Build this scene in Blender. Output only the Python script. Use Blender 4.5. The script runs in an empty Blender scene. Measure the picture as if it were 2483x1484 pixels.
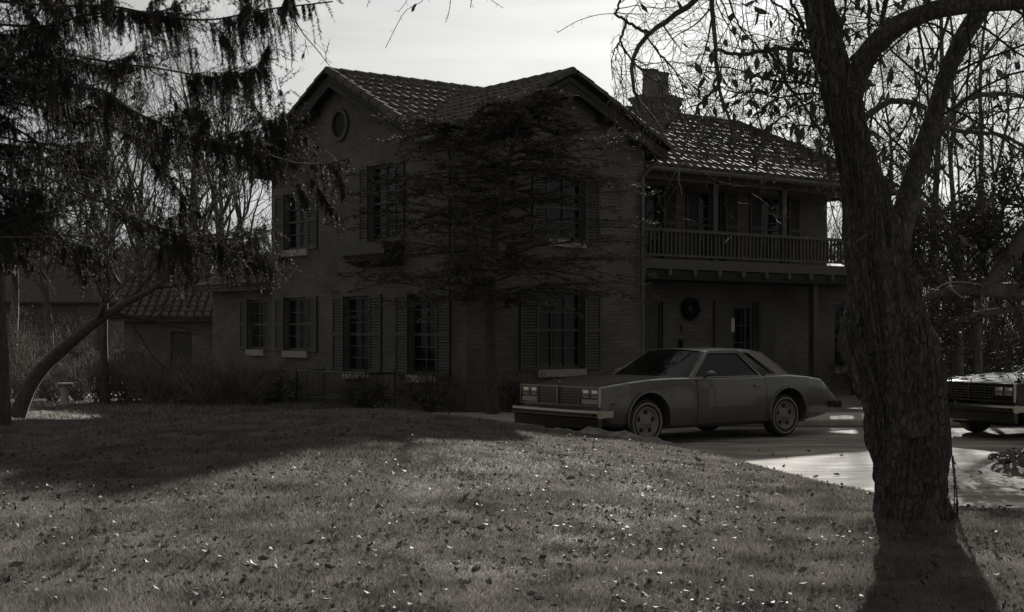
import bpy, bmesh, math, random
import numpy as np
from mathutils import Vector, Matrix
random.seed(7)
RNG = np.random.default_rng(11)
C = bpy.context.scene.collection
SC = bpy.context.scene

# ------------------------------------------------------------------ camera, sky, sun, exposure
EYE = 1.65
F = 3447.0            # focal length in pixels of a 2482 pixel wide picture
cam_d = bpy.data.cameras.new('camera')
cam = bpy.data.objects.new('camera', cam_d)
C.objects.link(cam)
cam.location = (0, 0, EYE)
cam.rotation_euler = (math.radians(90), 0, 0)
cam_d.sensor_width = 36.0
cam_d.lens = F / 2482.0 * 36.0
cam_d.shift_y = 58.0 / 2482.0
cam_d.clip_start = 0.1
cam_d.clip_end = 2000
SC.camera = cam

SUN_EL = math.radians(18.7)
SUN_AZ = math.radians(12.3)       # to the right of straight ahead
world = bpy.data.worlds.new('World')
SC.world = world
world.use_nodes = True
wn = world.node_tree.nodes
wl = world.node_tree.links
bg = wn['Background']
sky = wn.new('ShaderNodeTexSky')
sky.sky_type = 'NISHITA'
sky.sun_disc = False
sky.sun_elevation = SUN_EL
sky.sun_rotation = SUN_AZ
sky.air_density = 1.0
sky.dust_density = 3.0
sky.ozone_density = 1.0
bw = wn.new('ShaderNodeRGBToBW')
wl.new(sky.outputs[0], bw.inputs[0])
tc = wn.new('ShaderNodeTexCoord')
mp = wn.new('ShaderNodeMapping')
mp.inputs['Scale'].default_value = (2.2, 2.2, 16)
mp.inputs['Rotation'].default_value = (0, math.radians(3), 0)
wl.new(tc.outputs['Generated'], mp.inputs[0])
nz = wn.new('ShaderNodeTexNoise')
nz.inputs['Scale'].default_value = 2.2
nz.inputs['Detail'].default_value = 6
nz.inputs['Distortion'].default_value = 0.4
wl.new(mp.outputs[0], nz.inputs[0])
mr = wn.new('ShaderNodeMapRange')
mr.inputs['From Min'].default_value = 0.35
mr.inputs['From Max'].default_value = 0.65
mr.inputs['To Min'].default_value = 0.90
mr.inputs['To Max'].default_value = 1.06
wl.new(nz.outputs[0], mr.inputs[0])
pw = wn.new('ShaderNodeMath'); pw.operation = 'POWER'; pw.inputs[1].default_value = 0.38   # thin bright overcast evens the sky out
wl.new(bw.outputs[0], pw.inputs[0])
pk = wn.new('ShaderNodeMath'); pk.operation = 'MULTIPLY'; pk.inputs[1].default_value = 2.26
wl.new(pw.outputs[0], pk.inputs[0])
mu = wn.new('ShaderNodeMath'); mu.operation = 'MULTIPLY'
wl.new(pk.outputs[0], mu.inputs[0]); wl.new(mr.outputs[0], mu.inputs[1])
cb = wn.new('ShaderNodeCombineColor')
wl.new(mu.outputs[0], cb.inputs[0]); wl.new(mu.outputs[0], cb.inputs[1])
mu2 = wn.new('ShaderNodeMath'); mu2.operation = 'MULTIPLY'; mu2.inputs[1].default_value = 0.985
wl.new(mu.outputs[0], mu2.inputs[0]); wl.new(mu2.outputs[0], cb.inputs[2])
wl.new(cb.outputs[0], bg.inputs[0])
bg.inputs[1].default_value = 0.05

sun_d = bpy.data.lights.new('sun', 'SUN')
sun_d.energy = 5.0
sun_d.angle = math.radians(0.5)
sun_d.color = (1.0, 0.975, 0.94)
sun = bpy.data.objects.new('sun', sun_d)
C.objects.link(sun)
SDIR = Vector((math.sin(SUN_AZ) * math.cos(SUN_EL), math.cos(SUN_AZ) * math.cos(SUN_EL), math.sin(SUN_EL)))
sun.rotation_euler = SDIR.to_track_quat('Z', 'Y').to_euler()
sun.location = (10, 20, 30)
SC.view_settings.view_transform = 'Standard'
SC.view_settings.look = 'None'
SC.view_settings.exposure = 1.0
SC.view_settings.gamma = 1
SC.cycles.max_bounces = 6
SC.cycles.transparent_max_bounces = 12

# ------------------------------------------------------------------ materials
def mat(name, col, rough=0.8, var=0.0, scale=8.0, bump=0.0, bscale=None, metal=0.0, spec=0.5, detail=6, trans=0.0, coat=0.0):
    """neutral grey-scale principled material; col is a grey value or rgb; var = noise contrast"""
    m = bpy.data.materials.new(name)
    m.use_nodes = True
    n = m.node_tree.nodes; l = m.node_tree.links
    p = n['Principled BSDF']
    if isinstance(col, (int, float)):
        col = (col * 1.09, col, col * 0.88)
    p.inputs['Base Color'].default_value = (*col, 1)
    p.inputs['Roughness'].default_value = rough
    p.inputs['Metallic'].default_value = metal
    p.inputs['Specular IOR Level'].default_value = spec
    if coat: p.inputs['Coat Weight'].default_value = coat; p.inputs['Coat Roughness'].default_value = 0.05
    t = n.new('ShaderNodeTexCoord')
    if var:
        z = n.new('ShaderNodeTexNoise'); z.inputs['Scale'].default_value = scale; z.inputs['Detail'].default_value = detail
        l.new(t.outputs['Object'], z.inputs[0])
        r = n.new('ShaderNodeMapRange')
        r.inputs['From Min'].default_value = 0.3; r.inputs['From Max'].default_value = 0.7
        r.inputs['To Min'].default_value = 1 - var; r.inputs['To Max'].default_value = 1 + var
        l.new(z.outputs[0], r.inputs[0])
        mx = n.new('ShaderNodeVectorMath'); mx.operation = 'SCALE'
        mx.inputs[0].default_value = col
        l.new(r.outputs[0], mx.inputs['Scale'])
        l.new(mx.outputs[0], p.inputs['Base Color'])
    if bump:
        z2 = n.new('ShaderNodeTexNoise'); z2.inputs['Scale'].default_value = bscale or scale * 3; z2.inputs['Detail'].default_value = 5
        l.new(t.outputs['Object'], z2.inputs[0])
        b = n.new('ShaderNodeBump'); b.inputs['Strength'].default_value = 1.0; b.inputs['Distance'].default_value = bump
        l.new(z2.outputs[0], b.inputs['Height']); l.new(b.outputs[0], p.inputs['Normal'])
    if trans:
        tr = n.new('ShaderNodeBsdfTranslucent'); tr.inputs[0].default_value = (*col, 1)
        ms = n.new('ShaderNodeMixShader'); ms.inputs[0].default_value = trans
        l.new(p.outputs[0], ms.inputs[1]); l.new(tr.outputs[0], ms.inputs[2])
        l.new(ms.outputs[0], n['Material Output'].inputs[0])
    return m

def glass(name, tint=0.05, mixf=0.5):
    m = bpy.data.materials.new(name); m.use_nodes = True
    n = m.node_tree.nodes; l = m.node_tree.links
    p = n['Principled BSDF']
    p.inputs['Base Color'].default_value = (tint, tint, tint * .95, 1)
    p.inputs['Roughness'].default_value = 0.03
    t = n.new('ShaderNodeBsdfTransparent'); t.inputs[0].default_value = (.75, .75, .73, 1)
    s = n.new('ShaderNodeMixShader'); s.inputs[0].default_value = mixf
    l.new(p.outputs[0], s.inputs[1]); l.new(t.outputs[0], s.inputs[2]); l.new(s.outputs[0], n['Material Output'].inputs[0])
    return m

def brick_mat(name, c1, c2, cm):
    m = bpy.data.materials.new(name); m.use_nodes = True
    n = m.node_tree.nodes; l = m.node_tree.links
    p = n['Principled BSDF']; p.inputs['Roughness'].default_value = 0.9
    uv = n.new('ShaderNodeUVMap')
    b = n.new('ShaderNodeTexBrick')
    b.inputs['Scale'].default_value = 1.0
    b.inputs['Brick Width'].default_value = 0.21; b.inputs['Row Height'].default_value = 0.072
    b.inputs['Mortar Size'].default_value = 0.011; b.inputs['Mortar Smooth'].default_value = 0.3
    b.inputs['Bias'].default_value = -0.1
    for k, c in (('Color1', c1), ('Color2', c2), ('Mortar', cm)):
        b.inputs[k].default_value = (c * 1.11, c, c * .87, 1)
    l.new(uv.outputs[0], b.inputs['Vector'])
    z = n.new('ShaderNodeTexNoise'); z.inputs['Scale'].default_value = 1.1; z.inputs['Detail'].default_value = 7
    l.new(uv.outputs[0], z.inputs[0])
    r = n.new('ShaderNodeMapRange'); r.inputs['From Min'].default_value = .3; r.inputs['From Max'].default_value = .7
    r.inputs['To Min'].default_value = .72; r.inputs['To Max'].default_value = 1.25
    l.new(z.outputs[0], r.inputs[0])
    mx = n.new('ShaderNodeVectorMath'); mx.operation = 'SCALE'
    l.new(b.outputs[0], mx.inputs[0]); l.new(r.outputs[0], mx.inputs['Scale']); l.new(mx.outputs[0], p.inputs['Base Color'])
    bu = n.new('ShaderNodeBump'); bu.inputs['Strength'].default_value = 1; bu.inputs['Distance'].default_value = 0.012
    inv = n.new('ShaderNodeMath'); inv.operation = 'SUBTRACT'; inv.inputs[0].default_value = 1
    l.new(b.outputs['Fac'], inv.inputs[1]); l.new(inv.outputs[0], bu.inputs['Height']); l.new(bu.outputs[0], p.inputs['Normal'])
    return m

def bark_mat(name, col, zs=0.25, sc=9, dist=0.03, plates=0):
    m = mat(name, col, 0.95, 0.0)
    n = m.node_tree.nodes; l = m.node_tree.links; p = n['Principled BSDF']
    t = n.new('ShaderNodeTexCoord'); mp = n.new('ShaderNodeMapping'); mp.inputs['Scale'].default_value = (1, 1, zs)
    l.new(t.outputs['Object'], mp.inputs[0])
    v = n.new('ShaderNodeTexNoise'); v.inputs['Scale'].default_value = sc; v.inputs['Detail'].default_value = 8; v.inputs['Roughness'].default_value = .65
    v.inputs['Distortion'].default_value = 1.2
    l.new(mp.outputs[0], v.inputs[0])
    r = n.new('ShaderNodeMapRange'); r.inputs['From Min'].default_value = .35; r.inputs['From Max'].default_value = .65
    r.inputs['To Min'].default_value = .45; r.inputs['To Max'].default_value = 1.35
    l.new(v.outputs[0], r.inputs[0])
    mx = n.new('ShaderNodeVectorMath'); mx.operation = 'SCALE'; mx.inputs[0].default_value = (col * 1.09, col, col * .88)
    l.new(r.outputs[0], mx.inputs['Scale']); l.new(mx.outputs[0], p.inputs['Base Color'])
    b = n.new('ShaderNodeBump'); b.inputs['Strength'].default_value = 1; b.inputs['Distance'].default_value = dist
    if plates:      # cracked bark plates
        ad = n.new('ShaderNodeVectorMath'); ad.operation = 'MULTIPLY_ADD'; ad.inputs[1].default_value = (.16, .16, .16)
        nn = n.new('ShaderNodeTexNoise'); nn.inputs['Scale'].default_value = 7; nn.inputs['Detail'].default_value = 4
        l.new(mp.outputs[0], nn.inputs[0]); l.new(nn.outputs['Color'], ad.inputs[0]); l.new(mp.outputs[0], ad.inputs[2])
        vo = n.new('ShaderNodeTexVoronoi'); vo.feature = 'DISTANCE_TO_EDGE'; vo.inputs['Scale'].default_value = plates; l.new(ad.outputs[0], vo.inputs['Vector'])
        r3 = n.new('ShaderNodeMapRange'); r3.inputs['From Max'].default_value = .16; r3.inputs['To Min'].default_value = .5; l.new(vo.outputs[0], r3.inputs[0])
        mx2 = n.new('ShaderNodeVectorMath'); mx2.operation = 'SCALE'; l.new(mx.outputs[0], mx2.inputs[0]); l.new(r3.outputs[0], mx2.inputs['Scale']); l.new(mx2.outputs[0], p.inputs['Base Color'])
        ml = n.new('ShaderNodeMath'); ml.operation = 'MULTIPLY'; l.new(r3.outputs[0], ml.inputs[0]); l.new(v.outputs[0], ml.inputs[1]); l.new(ml.outputs[0], b.inputs['Height'])
    else: l.new(v.outputs[0], b.inputs['Height'])
    l.new(b.outputs[0], p.inputs['Normal'])
    return m

M = {}
M['brick'] = brick_mat('brick', .105, .07, .085)
M['tile'] = mat('roof_tile', .066, .75, .35, 5, .003, 40, spec=.15)
M['wood'] = mat('dark_wood', .05, .7, .2, 6)
M['shutter'] = mat('shutter_paint', .035, .6, .15, 5)
M['sill'] = mat('sill_stone', .23, .8, .12, 6)
M['frame'] = mat('window_frame', .035, .6)
M['pane'] = glass('window_glass', .02, .55)
M['curtain'] = mat('curtain_cloth', .5, .9, .1, 20)
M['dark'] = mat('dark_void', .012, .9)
M['stone'] = mat('concrete_kerb', .30, .85, .2, 4, .004, 30)
M['metal'] = mat('dark_metal', .04, .5)
M['bark'] = bark_mat('cherry_bark', .115, .36, 18, .10, 25)
M['bark2'] = bark_mat('grey_bark', .075, .3, 9, .02)
M['sbark'] = bark_mat('spruce_bark', .05, .5, 14, .01)
M['twig'] = mat('twig_bark', .045, .9, spec=.15)
M['needle'] = mat('spruce_needles', .04, .75, .3, 3, trans=.08, spec=.2)
M['hemlock'] = mat('hemlock_needles', .12, .8, .3, 3, trans=.04, spec=.15)
M['leaf'] = mat('hanging_leaf', .05, .7, .4, 3, trans=.08, spec=.2)
M['ever'] = mat('evergreen_leaf', .045, .75, .4, 4, trans=.05, spec=.12)
M['shrub'] = mat('shrub_leaf', .06, .8, .5, 4, trans=.05, spec=.12)
M['htwig'] = mat('hedge_twig', .15, .9, .3, 5, spec=.1)
M['rake'] = mat('rake_board', .025, .8, .2, 6)
M['chrome'] = mat('chrome', .27, .2, metal=1.0)
M['rubber'] = mat('tyre_rubber', .018, .75)
M['whitewall'] = mat('whitewall', .24, .7)
M['wheel'] = mat('wheel_steel', .15, .5)
M['lens'] = mat('lamp_lens', .5, .16, metal=.8)

# ------------------------------------------------------------------ mesh tools
def tag(o, label=None, cat=None, group=None, kind=None):
    if label: o['label'] = label
    if cat: o['category'] = cat
    if group: o['group'] = group
    if kind: o['kind'] = kind
    return o
def empty(name, loc, label=None, cat=None, group=None, rz=0):
    o = bpy.data.objects.new(name, None); C.objects.link(o)
    o.location = loc; o.rotation_euler = (0, 0, rz); o.empty_display_size = .3
    return tag(o, label, cat, group)
def wm(o):
    m = Matrix.LocRotScale(o.location, o.rotation_euler, o.scale)
    return wm(o.parent) @ o.matrix_parent_inverse @ m if o.parent else m
def link(name, me, material, parent=None, world_space=True):
    o = bpy.data.objects.new(name, me); C.objects.link(o)
    for m in (material if isinstance(material, (list, tuple)) else [material]):
        me.materials.append(m)
    if parent is not None:
        o.parent = parent
        if world_space: o.matrix_parent_inverse = wm(parent).inverted()
    return o

class MB:
    """collects shapes and links them as one mesh"""
    def __init__(s): s.v = []; s.f = []; s.n = 0; s.uvs = None
    def add(s, v, f):
        v = np.asarray(v, float).reshape(-1, 3)
        s.v.append(v)
        for a in f: s.f.append([i + s.n for i in a])
        s.n += len(v)
    def box(s, lo, hi, fr=None):
        x0, y0, z0 = lo; x1, y1, z1 = hi
        v = [(x0,y0,z0),(x1,y0,z0),(x1,y1,z0),(x0,y1,z0),(x0,y0,z1),(x1,y0,z1),(x1,y1,z1),(x0,y1,z1)]
        if fr: v = [fr(*p) for p in v]
        s.add(v, [(3,2,1,0),(4,5,6,7),(0,1,5,4),(1,2,6,5),(2,3,7,6),(3,0,4,7)])
    def tube(s, pts, rad, n=8, cap=True):
        V, Fq = tube_arrays(np.asarray(pts, float)[None], np.broadcast_to(np.asarray(rad, float), (len(pts),))[None], n)
        f = [list(q) for q in Fq]
        k = len(pts)
        if cap:
            f.append(list(range(n))[::-1]); f.append([(k-1)*n+i for i in range(n)])
        s.add(V, f)
    def lathe(s, prof, n=24, fr=None, axis='z'):
        v = []
        for r, z in prof:
            for i in range(n):
                a = 2*math.pi*i/n
                p = (r*math.cos(a), r*math.sin(a), z)
                if axis == 'y': p = (r*math.cos(a), z, r*math.sin(a))
                v.append(fr(*p) if fr else p)
        f = []
        for k in range(len(prof)-1):
            for i in range(n):
                j = (i+1) % n
                f.append((k*n+i, k*n+j, (k+1)*n+j, (k+1)*n+i))
        f.append([i for i in range(n)][::-1]); f.append([(len(prof)-1)*n+i for i in range(n)])
        s.add(v, f)
    def prism(s, poly, d, fr=None):
        """poly: list of 3d points (one face), d: extrusion vector"""
        n = len(poly); d = np.asarray(d, float)
        a = [np.asarray(p, float) for p in poly]
        v = a + [p + d for p in a]
        if fr: v = [fr(*p) for p in v]
        f = [list(range(n))[::-1], [n+i for i in range(n)]]
        for i in range(n): f.append([i, (i+1) % n, n+(i+1) % n, n+i])
        s.add(v, f)
    def build(s, name, material, parent=None, smooth=False, uv=None, ws=True):
        me = bpy.data.meshes.new(name)
        V = np.concatenate(s.v) if s.v else np.zeros((0, 3))
        me.from_pydata(V.tolist(), [], s.f)
        if smooth: me.shade_smooth()
        me.update()
        if uv: uv_house(me, uv)
        return link(name, me, material, parent, ws)

def tube_arrays(P, R, n):
    """P (N,K,3) polylines, R (N,K) radii -> verts, quads"""
    N, K, _ = P.shape
    T = np.gradient(P, axis=1)
    T /= np.linalg.norm(T, axis=2, keepdims=True) + 1e-9
    ref = np.where(np.abs(T[:, :1, 2:3]) > .8, np.array([1., 0, 0]), np.array([0, 0, 1.]))
    ref = np.broadcast_to(ref, T.shape)
    A = np.cross(T, ref); A /= np.linalg.norm(A, axis=2, keepdims=True) + 1e-9
    B = np.cross(T, A)
    th = np.arange(n) * 2 * math.pi / n
    V = P[:, :, None] + R[:, :, None, None] * (A[:, :, None] * np.cos(th)[None, None, :, None] + B[:, :, None] * np.sin(th)[None, None, :, None])
    base = (np.arange(N) * K * n)[:, None, None]
    k = (np.arange(K-1) * n)[None, :, None]
    i = np.arange(n)[None, None, :]; j = (i + 1) % n
    q = np.stack([base+k+i, base+k+j, base+k+n+j, base+k+n+i], -1).reshape(-1, 4)
    return V.reshape(-1, 3), q

class Big:
    """numpy mesh collector for quads/tris"""
    def __init__(s): s.V = []; s.Q = []; s.T = []; s.n = 0
    def quads(s, V, Q): s.V.append(V); s.Q.append(Q + s.n); s.n += len(V)
    def tris(s, V, T): s.V.append(V); s.T.append(T + s.n); s.n += len(V)
    def tubes(s, P, R, n=3):
        if len(P): s.quads(*tube_arrays(P, R, n))
    def build(s, name, material, parent=None, smooth=False, ws=True):
        me = bpy.data.meshes.new(name)
        V = np.concatenate(s.V).astype(np.float32)
        Q = np.concatenate(s.Q) if s.Q else np.zeros((0, 4), int)
        T = np.concatenate(s.T) if s.T else np.zeros((0, 3), int)
        me.vertices.add(len(V)); me.vertices.foreach_set('co', V.ravel())
        nl = Q.size + T.size
        me.loops.add(nl)
        me.loops.foreach_set('vertex_index', np.concatenate([Q.ravel(), T.ravel()]).astype(np.int32))
        me.polygons.add(len(Q) + len(T))
        ls = np.concatenate([np.arange(len(Q)) * 4, Q.size + np.arange(len(T)) * 3]).astype(np.int32)
        me.polygons.foreach_set('loop_start', ls)
        me.update(calc_edges=True)
        if smooth: me.shade_smooth()
        return link(name, me, material, parent, ws)

def resample(P, K):
    P = np.asarray(P, float)
    d = np.r_[0, np.cumsum(np.linalg.norm(np.diff(P, axis=0), axis=1))]
    t = np.linspace(0, d[-1], K)
    return np.stack([np.interp(t, d, P[:, i]) for i in range(P.shape[1])], 1)
def smooth_poly(P, K, it=2):
    Q = resample(P, K)
    for _ in range(it):
        Q[1:-1] = (Q[:-2] + 2 * Q[1:-1] + Q[2:]) / 4
    return Q

def grow(P, R, m, length, K=6, ang=(35, 65), tmin=.15, tmax=.98, wob=.12, lift=0.0, rr=.5, tip=.25, lvar=.35, shrink=.5, rmin=.0015):
    """children of polylines: m per parent (int). returns P2 (N*m,K,3), R2"""
    N, Kp, _ = P.shape
    if N == 0: return np.zeros((0, K, 3)), np.zeros((0, K))
    t = (RNG.random((N, m)) * .8 / m + (np.arange(m)[None] + .2) / m) * (tmax - tmin) + tmin
    f = t * (Kp - 1); i = np.minimum(f.astype(int), Kp - 2); w = (f - i)[..., None]
    idx = np.arange(N)[:, None]
    S = P[idx, i] * (1 - w) + P[idx, i+1] * w
    r0 = R[idx, i] * (1 - w[..., 0]) + R[idx, i+1] * w[..., 0]
    T = P[idx, i+1] - P[idx, i]; T /= np.linalg.norm(T, axis=-1, keepdims=True) + 1e-9
    rnd = RNG.normal(size=T.shape); rnd -= (rnd * T).sum(-1, keepdims=True) * T
    rnd /= np.linalg.norm(rnd, axis=-1, keepdims=True) + 1e-9
    a = np.radians(RNG.uniform(ang[0], ang[1], (N, m)))[..., None]
    D = T * np.cos(a) + rnd * np.sin(a)
    if isinstance(length, (int, float)):
        L = np.full((N, m), float(length))
    else: L = np.asarray(length)[:, None] * np.ones((1, m))
    L = L * (1 - shrink * t) * RNG.uniform(1 - lvar, 1 + lvar, (N, m))
    S = S.reshape(-1, 3); D = D.reshape(-1, 3); L = L.reshape(-1)
    pts = [S]; d = D.copy()
    for k in range(K - 1):
        d = d + RNG.normal(size=d.shape) * wob + np.array([0, 0, lift])
        d /= np.linalg.norm(d, axis=1, keepdims=True)
        pts.append(pts[-1] + d * (L / (K - 1))[:, None])
    P2 = np.stack(pts, 1)
    R0 = np.maximum(r0.reshape(-1) * rr, rmin)
    R2 = R0[:, None] * np.linspace(1, tip, K)[None]
    return P2, np.maximum(R2, rmin * .7)

def leaves(big, pos, size, droop=.6, wid=.42):
    """pointed folded leaves hanging from positions"""
    N = len(pos)
    if N == 0: return
    d = RNG.normal(size=(N, 3)); d[:, 2] = -np.abs(d[:, 2]) - droop; d /= np.linalg.norm(d, axis=1, keepdims=True)
    r = RNG.normal(size=(N, 3)); s = np.cross(d, r); s /= np.linalg.norm(s, axis=1, keepdims=True)
    u = np.cross(s, d)
    L = size * RNG.uniform(.6, 1.3, N)[:, None]
    w = L * wid * RNG.uniform(.5, 1.1, N)[:, None]
    fold = u * w * RNG.uniform(-.3, .7, N)[:, None]
    p0 = pos; tip = pos + d * L + u * L * .15
    m1 = pos + d * L * .35; m2 = pos + d * L * .7
    V = np.stack([p0, m1 + s*w*.5 + fold*.5, m1 - s*w*.5 + fold*.5, m1, m2 + s*w*.36 + fold*.4, m2 - s*w*.36 + fold*.4, m2, tip], 1).reshape(-1, 3)
    b = np.arange(N)[:, None] * 8
    T = np.concatenate([b + np.array([0, 3, 1]), b + np.array([0, 2, 3]), b + np.array([4, 6, 7]), b + np.array([6, 5, 7])])
    Q = np.concatenate([b + np.array([1, 3, 6, 4]), b + np.array([3, 2, 5, 6])])
    big.V.append(V); big.T.append(T + big.n); big.Q.append(Q + big.n); big.n += len(V)

def along(P, m):
    """m random points on each polyline"""
    N, K, _ = P.shape
    f = RNG.random((N, m)) * (K - 1); i = np.minimum(f.astype(int), K - 2); w = (f - i)[..., None]
    idx = np.arange(N)[:, None]
    A = P[idx, i]; B = P[idx, i+1]
    T = B - A; T /= np.linalg.norm(T, axis=-1, keepdims=True) + 1e-9
    return (A * (1-w) + B * w).reshape(-1, 3), T.reshape(-1, 3)

def at(px, py, Y):
    return np.array([(px - 1241) * Y / F, Y, EYE - (py - 800) * Y / F])
def trace(pts, Y0, Y1=None):
    """pixel polyline -> world, depth running from Y0 to Y1"""
    Y1 = Y0 if Y1 is None else Y1
    n = len(pts)
    return np.array([at(p[0], p[1], Y0 + (Y1 - Y0) * i / max(1, n-1)) for i, p in enumerate(pts)])
# ------------------------------------------------------------------ ground, drive, kerb, pavement
EDGE = np.array([(60, 7.5), (30, 9), (14, 9.6), (8, 10.35), (5.5, 11.3), (4.31, 11.97), (3.96, 12.64), (3.51, 13.77), (2.98, 16.2), (2.55, 17.6),
                 (1.75, 18.9), (.55, 19.9), (-.9, 20.9), (-2.2, 22.4), (-3.0, 24.2)])
DRIVE = np.vstack([EDGE, [(60, 24.2)]])
def edge_dist(X, Y):
    X = np.asarray(X, float); Y = np.asarray(Y, float)
    best = np.full(X.shape, 1e9)
    for a, b in zip(EDGE[:-1], EDGE[1:]):
        d = b - a; t = np.clip(((X-a[0])*d[0] + (Y-a[1])*d[1]) / (d @ d), 0, 1)
        best = np.minimum(best, np.hypot(X - a[0] - t*d[0], Y - a[1] - t*d[1]))
    ins = np.zeros(X.shape, bool); n = len(DRIVE)
    for i in range(n):
        x1, y1 = DRIVE[i]; x2, y2 = DRIVE[(i+1) % n]
        c = ((y1 > Y) != (y2 > Y)) & (X < (x2-x1)*(Y-y1)/((y2-y1) + 1e-12) + x1)
        ins ^= c
    return np.where(ins, -best, best)
def sst(a, b, x):
    t = np.clip((x - a) / (b - a), 0, 1); return t*t*(3-2*t)
def vnoise(X, Y, s, seed=0):
    """cheap smooth value noise"""
    x = X / s; y = Y / s; xi = np.floor(x).astype(int); yi = np.floor(y).astype(int)
    fx = x - xi; fy = y - yi; fx = fx*fx*(3-2*fx); fy = fy*fy*(3-2*fy)
    def h(a, b):
        v = np.sin(a * 127.1 + b * 311.7 + seed * 74.7) * 43758.5453
        return v - np.floor(v)
    return (h(xi, yi)*(1-fx) + h(xi+1, yi)*fx)*(1-fy) + (h(xi, yi+1)*(1-fx) + h(xi+1, yi+1)*fx)*fy
def ground_z(X, Y):
    X = np.asarray(X, float); Y = np.asarray(Y, float)
    d = edge_dist(X, Y)
    k = sst(13, 18, Y)
    sig = np.where(X < -1.9, 3.4, 2.5)
    crest = .42 * np.exp(-((X + 1.9) / sig)**2) * sst(3, 17, Y) * (1 - sst(17.5, 23, Y))
    lawn = .31 - .08 * k + crest
    lawn = lawn * (1 - np.exp(-np.maximum(d, 0) / (.8 - .35*k)))
    lawn = lawn + .05 * (vnoise(X, Y, 2.1) - .5) * (d > .15) * np.minimum(1, np.maximum(d, 0)) * sst(26, 20, Y)
    north = .1 + 0 * X
    t = sst(22, 24.4, Y) * (1 - (d < 0) * (Y < 24.2))
    z = lawn * (1-t) + north * t
    z = np.where((d < 0) & (Y < 24.2), -.03, z)
    # the land falls a little behind the house on the left and rises to a wooded slope far off
    z = z - .45 * sst(30, 40, Y) * sst(-4, -9, X)
    z = z + 7.5 * sst(60, 170, Y + .25 * np.abs(X))
    return z
def gz(x, y): return float(ground_z(np.array([x]), np.array([y]))[0])

def axis(parts):
    return np.unique(np.concatenate([np.arange(a, b, s) for a, b, s in parts]))
gx = axis([(-300, -40, 20), (-40, -12, 2), (-12, 9, .14), (9, 40, 2), (40, 301, 20)])
gy = axis([(-30, 3, 3), (3, 27, .14), (27, 60, 2), (60, 421, 10)])
GX, GY = np.meshgrid(gx, gy)
GZ = ground_z(GX, GY)
V = np.stack([GX, GY, GZ], -1).reshape(-1, 3)
nx, ny = len(gx), len(gy)
i = np.arange(nx-1)[None] + np.arange(ny-1)[:, None] * nx
Q = np.stack([i, i+1, i+nx+1, i+nx], -1).reshape(-1, 4)
M['soil'] = mat('lawn_soil', .08, .95, .35, 1.3, .01, 30)
b = Big(); b.quads(V, Q)
g = b.build('ground', M['soil'], smooth=True); tag(g, kind='structure', label='lawn ground rising to a low crest in front of the house', cat='ground')

M['drive'] = mat('driveway_surface', .25, 1.0, .25, .9, .004, 26, spec=.016)
def drive_sheen(m):
    n = m.node_tree.nodes; l = m.node_tree.links; p = n['Principled BSDF']
    t = n.new('ShaderNodeTexCoord'); mp = n.new('ShaderNodeMapping'); mp.inputs['Scale'].default_value = (.3, 1.7, 1); mp.inputs['Rotation'].default_value = (0, 0, .22)
    z = n.new('ShaderNodeTexNoise'); z.inputs['Scale'].default_value = 1.5; z.inputs['Detail'].default_value = 7; z.inputs['Distortion'].default_value = 1.4
    l.new(t.outputs['Object'], mp.inputs[0]); l.new(mp.outputs[0], z.inputs[0])
    r = n.new('ShaderNodeMapRange'); r.inputs['From Min'].default_value = .35; r.inputs['From Max'].default_value = .65
    r.inputs['To Min'].default_value = .72; r.inputs['To Max'].default_value = .9
    l.new(z.outputs[0], r.inputs[0]); l.new(r.outputs[0], p.inputs['Roughness'])
    r2 = n.new('ShaderNodeMapRange'); r2.inputs['From Min'].default_value = .35; r2.inputs['From Max'].default_value = .65  # streaks of sunlit sheen painted into the base colour
    r2.inputs['To Min'].default_value = .62; r2.inputs['To Max'].default_value = 1.35
    l.new(z.outputs[0], r2.inputs[0])
    src = p.inputs['Base Color'].links[0].from_socket
    mx = n.new('ShaderNodeVectorMath'); mx.operation = 'SCALE'; l.new(src, mx.inputs[0]); l.new(r2.outputs[0], mx.inputs['Scale'])
    l.new(mx.outputs[0], p.inputs['Base Color'])
drive_sheen(M['drive'])
me = bpy.data.meshes.new('driveway')
me.from_pydata([(x, y, 0) for x, y in DRIVE], [], [list(range(len(DRIVE)))]); me.update()
tag(link('driveway', me, M['drive']), kind='structure', label='pale driveway with sheen painted into its colour, curving past the lawn', cat='driveway')

m = MB()
# kerb: rounded block along the north side of the drive, then pavement slab sheet behind it
m.prism([(-3.2, 24.2, -.05), (-3.2, 24.2, .10), (-3.2, 24.23, .13), (-3.2, 24.38, .13), (-3.2, 24.38, -.05)], (63, 0, 0))
m.build('kerb', M['stone']); tag(bpy.data.objects['kerb'], kind='structure', label='low concrete kerb behind the parked car', cat='kerb')
m = MB(); m.box((-2.8, 24.38, .05), (60, 26.3, .125)); m.build('pavement', M['stone'])
tag(bpy.data.objects['pavement'], kind='structure', label='concrete path along the foot of the house', cat='pavement')

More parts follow.
